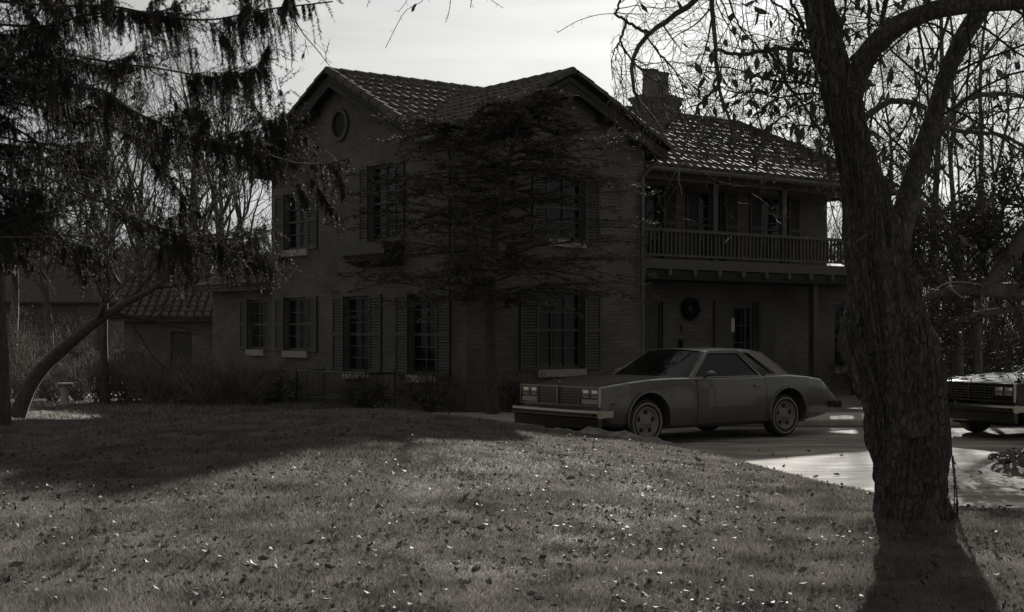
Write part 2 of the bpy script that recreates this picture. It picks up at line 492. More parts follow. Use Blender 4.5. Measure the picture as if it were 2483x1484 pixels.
# ------------------------------------------------------------------ lawn grass (nobody could count it)
def grass(n, xr, yr, h, w, seed):
    r = np.random.default_rng(seed)
    # sample denser close to the camera
    Y = yr[0] * (yr[1] / yr[0]) ** r.random(n)
    X = (r.random(n) * 2 - 1) * Y * .385
    d = edge_dist(X, Y)
    ok = (d > -.03 * r.random(n)) & (Y > 5.2)
    X, Y, d = X[ok], Y[ok], d[ok]
    Z = ground_z(X, Y)
    ok = (Y < 24.1) | (X < -2.9); X, Y, Z = X[ok], Y[ok], Z[ok]
    N = len(X)
    patch = vnoise(X, Y, .35, 3) * .6 + vnoise(X, Y, 1.1, 5) * .4
    H = h * r.uniform(.35, 1.3, N) * (.35 + 1.3 * patch)
    W = w * (Y / 10) ** .8
    a = r.random(N) * 2 * math.pi; lean = r.uniform(.1, 1.1, N)
    la = r.random(N) * 2 * math.pi
    base = np.stack([X, Y, Z - .005], 1)
    side = np.stack([np.cos(a), np.sin(a), 0*a], 1) * (W * .5)[:, None]
    tip = base + np.stack([np.cos(la)*lean*H, np.sin(la)*lean*H, H], 1)
    V = np.stack([base - side, base + side, tip], 1).reshape(-1, 3)
    T = np.arange(3 * N).reshape(-1, 3)
    return V, T
b = Big()
b.tris(*grass(1000000, (-5, 5), (6.0, 24), .034, .0052, 21))
b.tris(*grass(90000, (-5, 5), (24, 36), .05, .012, 22))
M['grass'] = mat('grass_blade', .128, .75, .5, 2.6, trans=.35)
def grass_variation(m):
    n = m.node_tree.nodes; l = m.node_tree.links; p = n['Principled BSDF']
    g = n.new('ShaderNodeNewGeometry'); r = n.new('ShaderNodeMapRange'); r.inputs['To Min'].default_value = .45; r.inputs['To Max'].default_value = 1.7
    l.new(g.outputs['Random Per Island'], r.inputs[0])
    src = p.inputs['Base Color'].links[0].from_socket
    mx = n.new('ShaderNodeVectorMath'); mx.operation = 'SCALE'; l.new(src, mx.inputs[0]); l.new(r.outputs[0], mx.inputs['Scale'])
    l.new(mx.outputs[0], p.inputs['Base Color'])
    for q in n:
        if q.type == 'BSDF_TRANSLUCENT': l.new(mx.outputs[0], q.inputs[0])
grass_variation(M['grass'])
tag(b.build('lawn_grass', M['grass']), 'short autumn grass covering the lawn', 'grass', kind='stuff')

# fallen leaves: curled dry leaves.  The big near ones are things, the small scatter is ground cover
M['dry'] = mat('dry_leaf', .055, .7, .5, 9, trans=.15)
M['dry2'] = mat('pale_dry_leaf', .12, .8, .3, 9, spec=.1)
def dry_leaf_mesh(L, curl, seed):
    r = np.random.default_rng(seed); n = 6; V = []; 
    for k in range(n + 1):
        t = k / n; hw = L * .33 * math.sin(math.pi * min(1, t*1.03 + .02)) ** .8 * (1 + .15 * r.normal())
        for j in (-2, -1, 0, 1, 2):
            s = j / 2
            V.append((hw * s * math.cos(curl * s * s), (t - .5) * L, abs(s)**1.5 * hw * curl + curl * L * .35 * (t - .5)**2 * 2 + .004 * r.normal()))
    Fc = [(k*5+j, k*5+j+1, k*5+j+6, k*5+j+5) for k in range(n) for j in range(4)]
    # stalk
    a = len(V); V += [(-.001, -L*.5, .004), (.001, -L*.5, .004), (.0015, -L*.8, .012), (-.0005, -L*.8, .012)]
    Fc.append((a, a+1, a+2, a+3))
    return V, Fc
protos = []
for k, (L, cu) in enumerate([(.12, .9), (.10, 1.3), (.14, .6), (.09, 1.6)]):
    for mm in ('dry', 'dry2'):
        V, Fc = dry_leaf_mesh(L, cu, k)
        me = bpy.data.meshes.new('fallen_leaf'); me.from_pydata(V, [], Fc); me.materials.append(M[mm]); me.shade_smooth()
        protos.append((me, mm))
def lawn_pt(px, py):
    """point of the lawn that shows at this pixel"""
    for Y in np.arange(7, 24, .03):
        X = (px - 1241) * Y / F; z = gz(X, Y)
        if 800 + (EYE - z) / Y * F < py + 0: return X, Y, z
    return None
big_leaves = [(1190,1335,1,'large pale leaf with a raised tip left of the middle of the lawn'),]
rr = np.random.default_rng(5)
cnt = 0
for k in range(230):
    Y = 6.3 * (16 / 6.3) ** rr.random(); X = (rr.random() * 2 - 1) * Y * .36
    if edge_dist(np.array([X]), np.array([Y]))[0] < .1 or math.hypot(X - 2.73, Y - 9.7) < .45: continue
    pale = rr.random() < .13
    me, mm = protos[int(rr.integers(0, 4)) * 2 + (1 if pale else 0)]
    o = bpy.data.objects.new('fallen_leaf', me); C.objects.link(o)
    o.location = (X, Y, gz(X, Y) + .035); o.rotation_euler = (rr.normal() * .5, rr.normal() * .5, rr.random() * 6.28)
    s = rr.uniform(.28, .62); o.scale = (s, s, s)
    if pale: tag(o, 'pale curled dry leaf catching the sun on the open lawn', 'leaf', 'pale dry leaves scattered on the lawn')
    else: tag(o, 'dark curled dry leaf lying on the open lawn', 'leaf', 'dark dry leaves scattered on the lawn')
    cnt += 1
def scatter_leaves(name, mm, n, L, seed, yr, fn=None):
    r = np.random.default_rng(seed)
    Y = yr[0] * (yr[1] / yr[0]) ** r.random(n); X = (r.random(n) * 2 - 1) * Y * .38
    if fn: X, Y = fn(r, n)
    d = edge_dist(X, Y); cl = vnoise(X, Y, .7, 9) + .5 * r.random(n)
    ok = (d > -.1) & (cl > .62) if not fn else np.ones(n, bool)
    X, Y = X[ok], Y[ok]; Z = np.maximum(ground_z(X, Y), .0) + r.uniform(.01, .045, len(X))
    N = len(X); P = np.stack([X, Y, Z], 1)
    a = r.normal(size=(N, 3)); a[:, 2] *= .35; a /= np.linalg.norm(a, axis=1, keepdims=True)
    c = r.normal(size=(N, 3)); s = np.cross(a, c); s /= np.linalg.norm(s, axis=1, keepdims=True); u = np.cross(s, a)
    l = L * r.uniform(.5, 1.3, N)[:, None]
    V = np.stack([P - a*l*.5, P + s*l*.3 + u*l*.15, P + a*l*.5, P - s*l*.3 + u*l*.15], 1).reshape(-1, 3)
    Q = np.arange(4*N).reshape(-1, 4)
    b = Big(); b.quads(V, Q); return b
b = scatter_leaves('', '', 9000, .038, 3, (6.2, 23)); tag(b.build('leaf_litter', M['dry']), 'scattered small dark dry leaves over the lawn', 'leaf litter', kind='stuff')
b = scatter_leaves('', '', 800, .03, 4, (6.2, 20)); tag(b.build('pale_leaf_litter', M['dry2']), 'scattered pale leaf flecks over the lawn', 'leaf litter', kind='stuff')

# heap of soil and leaves along the lawn edge under the car's nose
def heap(name, pts, hmax, wid, label, mm):
    r = np.random.default_rng(len(label)); b = MB(); P = smooth_poly(pts, 46, 1)
    V = []; n = 9
    for k, p in enumerate(P):
        t = k / 45; e = math.sin(math.pi * t) ** .5
        for j in range(n):
            s = j / (n - 1) * 2 - 1
            h = hmax * e * (1 - s*s) * (.45 + 1.1 * float(vnoise(np.array([k * .13]), np.array([j*.2]), .35, 4)[0])) + .02 * r.random()
            V.append((p[0] + s * wid * .35, p[1] + s * wid, h + max(-.01, gz(p[0] + s*wid*.35, p[1] + s*wid)) - .015 + (.0 if abs(s) < 1 else -.03)))
    b.add(V, [(k*n+j, k*n+j+1, (k+1)*n+j+1, (k+1)*n+j) for k in range(45) for j in range(n-1)])
    o = b.build(name, mm); return tag(o, label, 'soil heap')
M['heap'] = mat('crumbled_soil', .14, .95, .5, 7, .03, 14)
heap('soil_heap', [(.15, 19.75), (.8, 19.3), (1.35, 18.95), (1.8, 18.55), (2.35, 17.7)], .16, .3, 'crumbled ridge of soil and leaves on the lawn edge below the near car front', M['heap']).__setitem__('kind', 'structure')

# planted island in the drive at the right edge
m = MB()
n = 28; cx, cy, rx, ry = 7.1, 16.6, 1.5, 1.6
ring = [(cx + rx*math.cos(2*math.pi*k/n), cy + ry*math.sin(2*math.pi*k/n), 0.0) for k in range(n)]
ring2 = [(cx + .8*rx*math.cos(2*math.pi*k/n), cy + .8*ry*math.sin(2*math.pi*k/n), .12) for k in range(n)]
m.add(ring + ring2, [(k, (k+1) % n, n+(k+1) % n, n+k) for k in range(n)] + [[n+k for k in range(n)]])
tag(m.build('planting_bed', M['soil']), 'small round soil bed in the drive at the right edge', 'planting bed', kind='structure')
def bedfn(r, n):
    a = r.random(n) * 6.283; q = np.sqrt(r.random(n)) * .95
    return cx + rx*q*np.cos(a), cy + ry*q*np.sin(a)
b = scatter_leaves('', '', 1600, .12, 8, (8, 20), bedfn)
for k in range(len(b.V)): b.V[k][:, 2] += .10
tag(b.build('bed_leaf_litter', M['dry']), 'dark leaves and stubble on the round bed', 'leaf litter', kind='stuff')
# dry leaves on the drive
def drivefn(r, n):
    Y = 12.5 * (23 / 12.5) ** r.random(n); X = 2.5 + r.random(n) * 7
    k = edge_dist(X, Y) < 0
    return X[k], Y[k]
b = scatter_leaves('', '', 1, .07, 9, (8, 20), drivefn) if False else None
r9 = np.random.default_rng(12)
for k in range(26):
    Y = 12.6 * (22 / 12.6) ** r9.random(); X = Y * r9.uniform(.17, .37)
    if edge_dist(np.array([X]), np.array([Y]))[0] > -.1: continue
    o = bpy.data.objects.new('fallen_leaf', protos[int(r9.integers(0, 4)) * 2][0]); C.objects.link(o)
    o.scale = (.6, .6, .6); o.location = (X, Y, .012); o.rotation_euler = (r9.normal()*.25, r9.normal()*.25, r9.random()*6.28)
    tag(o, 'dark dry leaf lying on the driveway', 'leaf', 'dry leaves on the driveway')
# ------------------------------------------------------------------ the brick house
U2 = np.array([.791, .6116]); U1 = np.array([-.6116, .791]); W0 = np.array([.956, 28.277])
def H(a, b, z):
    p = W0 + a * U2 + b * U1
    return (float(p[0]), float(p[1]), float(z))
house = empty('brick_house', H(0, 0, .1), 'large dark brick house with two tiled gables, a balcony wing and tall shuttered windows', 'house')

def wall(name, fr, s0, s1, z0, z1, holes, parent, material=None, depth=.15, top=None):
    """brick sheet with openings cut out and brick reveals; fr(s, z, d) with d inward"""
    ss = sorted({s0, s1, *[h[0] for h in holes], *[h[1] for h in holes]})
    zs = sorted({z0, z1, *[h[2] for h in holes], *[h[3] for h in holes]})
    V, Fc, UV = [], [], []
    def quad(pts, uvs):
        k = len(V); V.extend(fr(*p) for p in pts); Fc.append(tuple(range(k, k + len(pts)))); UV.extend(uvs)
    for a, b in zip(ss[:-1], ss[1:]):
        for c, d in zip(zs[:-1], zs[1:]):
            if any(h[0] <= a + 1e-6 and h[1] >= b - 1e-6 and h[2] <= c + 1e-6 and h[3] >= d - 1e-6 for h in holes): continue
            quad([(a, c, 0), (b, c, 0), (b, d, 0), (a, d, 0)], [(a, c), (b, c), (b, d), (a, d)])
    for a, b, c, d in holes:
        D = depth
        quad([(a, c, 0), (a, c, D), (a, d, D), (a, d, 0)], [(a, c), (a + D, c), (a + D, d), (a, d)])
        quad([(b, c, 0), (b, d, 0), (b, d, D), (b, c, D)], [(b, c), (b, d), (b + D, d), (b + D, c)])
        quad([(a, d, 0), (b, d, 0), (b, d, D), (a, d, D)], [(a, d), (b, d), (b, d + D), (a, d + D)])
        quad([(a, c, 0), (a, c, D), (b, c, D), (b, c, 0)], [(a, c), (a, c + D), (b, c + D), (b, c)])
    if top: quad([(s, z, 0) for s, z in top], top)
    me = bpy.data.meshes.new(name); me.from_pydata(V, [], Fc)
    uv = me.uv_layers.new(name='UVMap')
    for k, c in enumerate(UV): uv.data[k].uv = c
    me.update()
    return link(name, me, material or M['brick'], parent)

def window(fr, s0, s1, z0, z1, cols=2, rows=4, sill=True, shutters=.42, curtain=False, arch=False, label=None):
    """recessed sash window: frame with glazing bars, pane, stone sill, shutters, curtain"""
    m = MB(); d0, d1 = .07, .12; t = .06
    B = lambda a, b, c, d, e, f: m.box((a, e, c), (b, f, d), lambda s, dd, z: fr(s, z, dd))
    B(s0, s0+t, z0, z1, d0, d1); B(s1-t, s1, z0, z1, d0, d1); B(s0+t, s1-t, z1-t, z1, d0, d1); B(s0+t, s1-t, z0, z0+t, d0, d1)
    zm = (z0+z1)/2; B(s0+t, s1-t, zm-.025, zm+.025, d0+.005, d1-.002)
    for k in range(1, cols):
        x = s0+t + (s1-s0-2*t)*k/cols; B(x-.012, x+.012, z0+t, zm-.025, d0+.015, d1-.015); B(x-.012, x+.012, zm+.025, z1-t, d0+.015, d1-.015)
    for k in range(1, rows):
        z = z0+t + (z1-z0-2*t)*k/rows
        if abs(z - zm) > .05: B(s0+t, s1-t, z-.012, z+.012, d0+.018, d1-.018)
    w = m.build('window', M['frame'], house)
    if label: w['label'] = label
    m = MB(); m.box((s0+t, d1+.003, z0+t), (s1-t, d1+.011, z1-t), lambda s, dd, z: fr(s, z, dd)); m.build('pane', M['pane'], w)
    if curtain:
        V = []; n = 26
        for c0, c1 in ((s0+.04, s0 + (s1-s0)*.46), (s0 + (s1-s0)*.54, s1-.04)):
            for k in range(n+1):
                x = c0 + (c1-c0)*k/n
                for z in (z0, z1): V.append(fr(x, z, d1+.12 + .03*math.sin(k*1.9)))
        q = [(2*k, 2*k+2, 2*k+3, 2*k+1) for k in range(n)]; q += [tuple(i + 2*(n+1) for i in f) for f in q]
        m = MB(); m.add(V, q); m.build('curtain', M['curtain'], w, smooth=True)
    # dark room behind the glass
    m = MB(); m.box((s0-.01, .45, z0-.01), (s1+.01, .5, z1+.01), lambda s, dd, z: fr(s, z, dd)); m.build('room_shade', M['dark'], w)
    if sill:
        m = MB(); m.box((s0-.04, -.07, z0-.15), (s1+.04, .13, z0-.003), lambda s, dd, z: fr(s, z, dd)); m.build('sill', M['sill'], w)
    if shutters:
        for a, b in ((s0-shutters-.015, s0-.015), (s1+.015, s1+.015+shutters)):
            m = MB(); h0, h1 = z0-.02, z1+.02
            BB = lambda a, b, c, d, e, f: m.box((a, e, c), (b, f, d), lambda s, dd, z: fr(s, z, dd))
            BB(a, a+.05, h0, h1, -.045, -.008); BB(b-.05, b, h0, h1, -.045, -.008)
            for z in (h0, (h0+h1)/2-.04, h1-.08): BB(a+.05, b-.05, z, z+.08, -.043, -.01)
            n = int((h1-h0)/.065)
            for k in range(n):
                z = h0 + .08 + (h1-h0-.16)*k/n
                V = [(a+.05, z, -.038), (b-.05, z, -.038), (b-.05, z+.045, -.014), (a+.05, z+.045, -.014)]
                V2 = [(x, zz+.008, d) for x, zz, d in V]
                m.add([fr(x, zz, d) for x, zz, d in V + V2], [(0,1,2,3),(7,6,5,4),(0,4,5,1),(1,5,6,2),(2,6,7,3),(3,7,4,0)])
            m.build('shutter', M['shutter'], w)
    return w

fW = lambda s, z, d: H(-2.3 + d, s, z)       # west face (gable one): s = b
fS = lambda s, z, d: H(s, d, z)              # front of gable two: s = a
fR = lambda s, z, d: H(s, 2.0 + d, z)        # recessed wall behind the balcony: s = a
ZE, ZR, KS = 5.46, 7.11, .488
zmain = lambda b: 5.46 + KS * (b - 1.18)
zg2 = lambda a: 6.68 - .492 * abs(a)
holesW = [(6.0, 7.05, 3.46, 4.72), (6.0, 7.05, 1.18, 2.38), (3.42, 4.42, .76, 2.36), (.98, 1.94, .76, 2.36), (2.45, 3.45, 3.47, 5.05)]
wall('west_wall', fW, 0, 7.7, -.3, 5.42, holesW, house, top=[(0.0, 5.42), (7.7, 5.42), (7.7, 5.44), (4.56, 6.96), (1.4, 5.45), (0, 5.44)])
window(fW, *holesW[0], cols=2, rows=4); window(fW, *holesW[1], cols=2, rows=4, curtain=True)
window(fW, *holesW[2], cols=2, rows=6, shutters=.46); window(fW, *holesW[3], cols=2, rows=6, shutters=.46)
w = window(fW, *holesW[4], cols=2, rows=6, shutters=.34, sill=False)
holesS = [(-.56, .60, .87, 2.42), (-.30, .62, 3.45, 4.72)]
wall('front_gable_wall', fS, -2.3, 2.3, -.3, 5.42, holesS, house, top=[(-2.3, 5.42), (2.3, 5.42), (2.3, 5.44), (0, 6.56), (-2.3, 5.44)])
window(fS, *holesS[0], cols=3, rows=4, shutters=.45, curtain=True); window(fS, *holesS[1], cols=2, rows=4, shutters=.4)
wall('inner_side_wall', lambda s, z, d: H(2.3, s, z), 0, 2.0, -.3, 5.6, [], house)
holesR = [(6.96, 7.89, .17, 2.34), (10.8, 11.75, .68, 2.3), (3.8, 4.74, .17, 2.3)]
wall('recessed_wall', fR, 2.3, 12.6, -.3, 3.0, holesR, house)
holesU = [(3.9, 4.7, 3.3, 4.95), (5.9, 6.75, 3.3, 4.95), (8.05, 9.0, 3.3, 4.95)]
wall('upper_recessed_wall', fR, 2.3, 10.5, 3.0, 5.45, holesU, house)
for k, h in enumerate(holesU): window(fR, *h, cols=2, rows=5, sill=False, shutters=.42)
window(fR, *holesR[1], cols=2, rows=4, shutters=0)
wall('east_wall', lambda s, z, d: H(10.5, s, z), 2.0, 7.7, -.3, 5.45, [], house)
wall('east_low_wall', lambda s, z, d: H(12.6, s, z), 2.0, 7.0, -.3, 2.9, [], house)
wall('back_wall', lambda s, z, d: H(s, 7.7, z), -2.3, 10.5, -.3, 5.5, [], house)
# interior floor slabs so no daylight passes through the house
m = MB(); m.box((-2.2, .6, 2.75), (10.4, 7.6, 2.95), H); m.build('floor_slab', M['dark'], house)

# front door and side door
def door(s0, s1, z0, z1, glazed, label):
    m = MB(); B = lambda a, b, c, d, e, f: m.box((a, e, c), (b, f, d), lambda s, dd, z: fR(s, z, dd))
    B(s0, s0+.07, z0, z1, .05, .14); B(s1-.07, s1, z0, z1, .05, .14); B(s0+.07, s1-.07, z1-.07, z1, .05, .14)
    if glazed:
        B(s0+.07, s0+.17, z0, z1-.07, .08, .13); B(s1-.17, s1-.07, z0, z1-.07, .08, .13)
        B(s0+.17, s1-.17, z0, z0+.35, .08, .13); B(s0+.17, s1-.17, z1-.17, z1-.07, .08, .13)
        for k in (1, 2, 3): z = z0+.35 + (z1-.17-z0-.35)*k/4; B(s0+.17, s1-.17, z-.012, z+.012, .09, .12)
        B((s0+s1)/2-.012, (s0+s1)/2+.012, z0+.35, z1-.17, .092, .118)
    else:
        n = 6
        for k in range(n):
            w = (s1-s0-.14)/n; B(s0+.07+k*w+.004, s0+.07+(k+1)*w-.004, z0, z1-.07, .08, .13)
        B(s0+.09, s1-.09, z0+.3, z0+.42, .06, .08); B(s0+.09, s1-.09, z1-.5, z1-.38, .06, .08)
    d = m.build('door', M['shutter'], house); d['label'] = label
    if glazed:
        m = MB(); m.box((s0+.17, .131, z0+.35), (s1-.17, .139, z1-.17), lambda s, dd, z: fR(s, z, dd)); m.build('pane', M['pane'], d)
        V = []; n = 24
        for k in range(n+1):
            for z in (z0+.35, z0+.95): V.append(fR(s0+.17+(s1-s0-.34)*k/n, z, .19+.02*math.sin(k*1.7)))
        m = MB(); m.add(V, [(2*k, 2*k+2, 2*k+3, 2*k+1) for k in range(n)]); m.build('curtain', M['curtain'], d)
    m = MB(); m.tube([fR(s1-.22 if glazed else s1-.2, z0+1.0, .08), fR(s1-.22 if glazed else s1-.2, z0+1.0, .0)], .025, 10); m.build('handle', M['chrome'], d)
    m = MB(); m.box((s0, .3, z0), (s1, .34, z1), lambda s, dd, z: fR(s, z, dd)); m.build('room_shade', M['dark'], d)
door(*holesR[0], True, 'glazed front door with a short curtain')
door(*holesR[2], False, 'plank side door beside the corner')
for a in ((6.38, 6.94), (7.91, 8.5)):
    m = MB(); m.box((a[0], -.05, .2), (a[1], -.01, 2.34), lambda s, dd, z: fR(s, z, dd))
    for z in (.35, 1.3): m.box((a[0]+.08, -.058, z), (a[1]-.08, -.05, z+.8), lambda s, dd, z: fR(s, z, dd))
    m.build('door_shutter', M['shutter'], house)
# step
m = MB(); m.box((6.3, .9, .1), (8.6, 2.0, .25), H); m.build('door_step', M['stone'], house)

# round window, vents
def ring(fr, cs, cz, r0, r1, d0, d1, n=28, arch=False):
    V = []; Fc = []
    for k in range(n+1):
        t = 2*math.pi*k/n if not arch else math.pi*k/n
        for r, d in ((r0, d1), (r0, d0), (r1, d0), (r1, d1)):
            V.append(fr(cs + r*math.cos(t), cz + r*math.sin(t), d))
    for k in range(n):
        for j in range(4): Fc.append((k*4+j, k*4+(j+1) % 4, (k+1)*4+(j+1) % 4, (k+1)*4+j))
    return V, Fc
m = MB(); m.add(*ring(fW, 4.60, 6.05, .27, .36, -.06, .02)); rw = m.build('round_window', M['brick'] if False else M['wood'], house)
m = MB(); m.lathe([(.275, 0), (.275, .01)], 28, lambda x, y, z: fW(4.60 + x, 6.05 + y, -.012 + z)); m.build('pane', mat('dark_glass', .008, .6, spec=.2), rw)
for cs, cz in ((-.06, 6.06), (-.42, 5.76), (.32, 5.70)):
    m = MB(); m.add(*ring(fS, cs, cz, .085, .13, -.05, .02, 12, True)); m.box((cs-.15, -.06, cz-.06), (cs+.15, .02, cz-.003), lambda s, dd, z: fS(s, z, dd))
    v = m.build('arched_vent', M['sill'] if False else M['wood'], house)
    m = MB(); m.prism([(cs+.085*math.cos(math.pi*k/10), -.008, cz+.085*math.sin(math.pi*k/10)) for k in range(11)], (0, .006, 0), lambda s, dd, z: fS(s, z, dd)); m.build('vent_hole', M['dark'], v)

# window box on rounded brackets below the tall upper window
m = MB(); m.box((2.1, -.5, 3.18), (3.8, -.003, 3.42), lambda s, dd, z: fW(s, z, dd))
m.prism([(2.15, -.46, 3.177), (2.15, -.004, 3.177), (2.15, -.004, 2.95), (2.15, -.2, 2.98), (2.15, -.38, 3.06)], (1.6, 0, 0), lambda s, dd, z: fW(s, z, dd))
wb = m.build('window_box', M['shutter'], house)

# ---- roof decks (sheets with thickness) and tiles
def deck(poly, zf, t=.12):
    top = [H(a, b, zf(a, b)) for a, b in poly]
    m.prism(top, (0, 0, -t))
zm = lambda a, b: zmain(b) - .03
zn = lambda a, b: ZR - KS*(b-4.56) - .03
zg = lambda a, b: zg2(a) - .03
m = MB()
vb = lambda a: (zg2(a) - 5.46)/KS + 1.18
deck([(-2.62, 1.18), (-2.3, vb(2.3)), (0, vb(0)), (2.6, vb(2.6)), (2.6, .6), (11.5, .6), (9.97, 4.56), (-2.62, 4.56)], zm)
deck([(-2.62, 4.56), (9.97, 4.56), (11.5, 8.5), (-2.62, 8.2)], zn)
zh = lambda a, b: ZR - (ZR-5.18)/1.53*(a-9.97) - .03
m.prism([H(9.97, 4.56, ZR-.03), H(11.5, .6, 5.15), H(11.5, 8.5, 5.15)], (0, 0, -.12))
deck([(0, -.34), (0, vb(0)), (-2.64, vb(2.64)), (-2.64, -.34)], zg)
deck([(0, -.34), (2.64, -.34), (2.64, vb(2.64)), (0, vb(0))], zg)
roof = m.build('roof', M['rake'], house)

def tiles(P, nrm, us, vs, inside, pitch=.235, expo=.37, rad=.1):
    """rows of tapered barrel tiles; P(u,v) surface point, v up the slope"""
    V, Q = [], []
    nseg = 7
    th = np.linspace(0.12, math.pi-.12, nseg+1)
    for iu, u in enumerate(np.arange(us[0]+pitch/2, us[1], pitch)):
        off = 0
        for iv, v in enumerate(np.arange(vs[0], vs[1], expo)):
            if not inside(u, v + expo*.5): continue
            k = len(V); jr = RNG.normal()*.006; ju = RNG.normal()*.005
            for vv, r, lift in ((v-.04, rad*1.05, .016+jr), (v+expo, rad*.95, .0)):
                p0 = np.array(P(u+ju, vv)); p1 = np.array(P(u+ju+.01, vv)); e = (p1-p0)/np.linalg.norm(p1-p0)
                for t in th: V.append(p0 + e*math.cos(t)*r*1.05 + nrm*(math.sin(t)*r + lift))
            n = nseg+1
            for j in range(nseg): Q.append((k+j, k+j+1, k+n+j+1, k+n+j))
            Q.append(tuple(range(k, k+n)))
    return V, Q
def nrm3(v): v = np.array(v, float); return v/np.linalg.norm(v)
u2, u1 = np.array([*U2, 0]), np.array([*U1, 0]); Z = np.array([0, 0, 1.])
cs = math.cos(math.atan(KS))
nS = nrm3(-u1*KS + Z); nE = nrm3(u2*.492 + Z); nWt = nrm3(-u2*.492 + Z)
def addt(m, t): m.add([tuple(v) for v in t[0]], [f for f in t[1]])
m = MB()
cg = math.cos(math.atan(.492))
addt(m, tiles(lambda u, v: H(u, 1.18 + v*cs, zmain(1.18 + v*cs)), nS, (-2.6, 3.0), (0, 3.38/cs), lambda u, v: (1.18+v*cs) > vb(u) + .02 and 1.18+v*cs < 4.5))
addt(m, tiles(lambda u, v: H(u, .6 + v*cs, zmain(.6 + v*cs)), nS, (2.7, 11.6), (0, 3.96/cs), lambda u, v: u > (3.0 if .6+v*cs > 1.18 else 2.7) and u < 9.9 + (4.56-(.6+v*cs))/3.96*1.53 and .6+v*cs < 4.5))
addt(m, tiles(lambda u, v: H(-2.64 + v*cg, u, zg2(-2.64 + v*cg)), nWt, (-.34, 3.8), (0, 2.6/cg), lambda u, v: u < vb(-2.64 + v*cg) and v*cg < 2.6))
addt(m, tiles(lambda u, v: H(2.64 - v*cg, u, zg2(2.64 - v*cg)), nE, (-.34, 3.8), (0, 2.6/cg), lambda u, v: u < vb(2.64 - v*cg) and v*cg < 2.6))
nN = nrm3(u1*KS + Z)
addt(m, tiles(lambda u, v: H(u, 8.2 - v*cs, zn(0, 8.2 - v*cs)+.03), nN, (-2.6, -1.4), (0, 3.64/cs), lambda u, v: True))
m.build('roof_tiles', M['tile'], roof, smooth=False)
def cap_line(m, p0, p1, r=.12, L=.36):
    p0 = np.array(p0); p1 = np.array(p1); n = max(1, int(np.linalg.norm(p1-p0)/L)); d = (p1-p0)
    s = np.cross(d, Z); s /= np.linalg.norm(s); up = np.cross(s, d); up /= np.linalg.norm(up)
    th = np.linspace(-.25, math.pi+.25, 8)
    for k in range(n):
        a = p0 + d*(k/n) - d/np.linalg.norm(d)*.03; b = p0 + d*((k+1)/n)
        V = [a + s*math.cos(t)*r*1.12 + up*(math.sin(t)*r*1.12) for t in th] + [b + s*math.cos(t)*r*.93 + up*math.sin(t)*r*.93 for t in th]
        m.add(V, [(j, j+1, 8+j+1, 8+j) for j in range(7)] + [tuple(range(8))])
caps = [(H(-2.66, 4.56, ZR+.03), H(9.97, 4.56, ZR+.03), .105, 'ridge_cap'), (H(0, -.38, 6.71), H(0, 3.8, 6.71), .105, 'ridge_cap'), (H(9.97, 4.56, ZR+.02), H(11.5, .6, 5.24), .11, 'hip_cap')]
caps += [(H(-2.64, b1, z1+.05), H(-2.64, b0, z0+.03), .1, 'rake_cap') for b0, z0, b1, z1 in ((4.5, ZR, 1.1, 5.42), (4.62, ZR, 8.2, 5.33))]
caps += [(H(s*2.66, -.38, zg2(2.66)+.05), H(s*.08, -.38, 6.70), .1, 'rake_cap') for s in (-1, 1)]
for p0, p1, r_, nm in caps:
    m = MB(); cap_line(m, p0, p1, r_); m.build(nm, M['tile'], roof)
# rake boards, beam ends, gutters, pipes
m = MB()
for b1, z1 in ((1.12, 5.38), (8.2, 5.30)):
    m.prism([H(-2.62, 4.56, ZR-.16), H(-2.62, b1, z1-.12), H(-2.62, b1, z1-.23), H(-2.62, 4.56, ZR-.28)], tuple(u2*.05))
for s in (-1, 1):
    m.prism([H(0, -.33, 6.51), H(s*2.62, -.33, 5.25), H(s*2.62, -.33, 5.14), H(0, -.33, 6.39)], tuple(u1*.05))
for b in (1.7, 2.65, 3.6, 5.5, 6.45, 7.4): m.box((-2.6, b-.05, min(zmain(b), ZR-KS*(b-4.56))-.33), (-2.3, b+.05, min(zmain(b), ZR-KS*(b-4.56))-.17), H)
for a in (-1.9, -1, 1, 1.9): m.box((a-.05, -.3, zg2(a)-.33), (a+.05, 0, zg2(a)-.17), H)
m.box((-.07, -.34, 6.2), (.07, 0, 6.42), H)
m.build('rake_boards', M['rake'], roof)
m = MB()
m.tube([H(2.75, .50, 5.12), H(11.45, .50, 5.12)], .065, 8); m.build('gutter', M['metal'], roof); m = MB(); m.tube([H(-2.72, -.3, 5.30), H(-2.72, 1.05, 5.30)], .06, 8)
m.build('gutter', M['metal'], roof)
for pts in ([H(2.7, -.1, 5.35), H(2.4, -.12, 5.1), H(2.12, -.09, 4.8), H(2.12, -.09, .1)], [H(-2.72, .5, 5.4), H(-2.42, .45, 5.1), H(-2.4, .42, 4.9), H(-2.4, .42, .1)]):
    m = MB(); m.tube(pts, .045, 8); m.build('downspout', M['metal'], house)

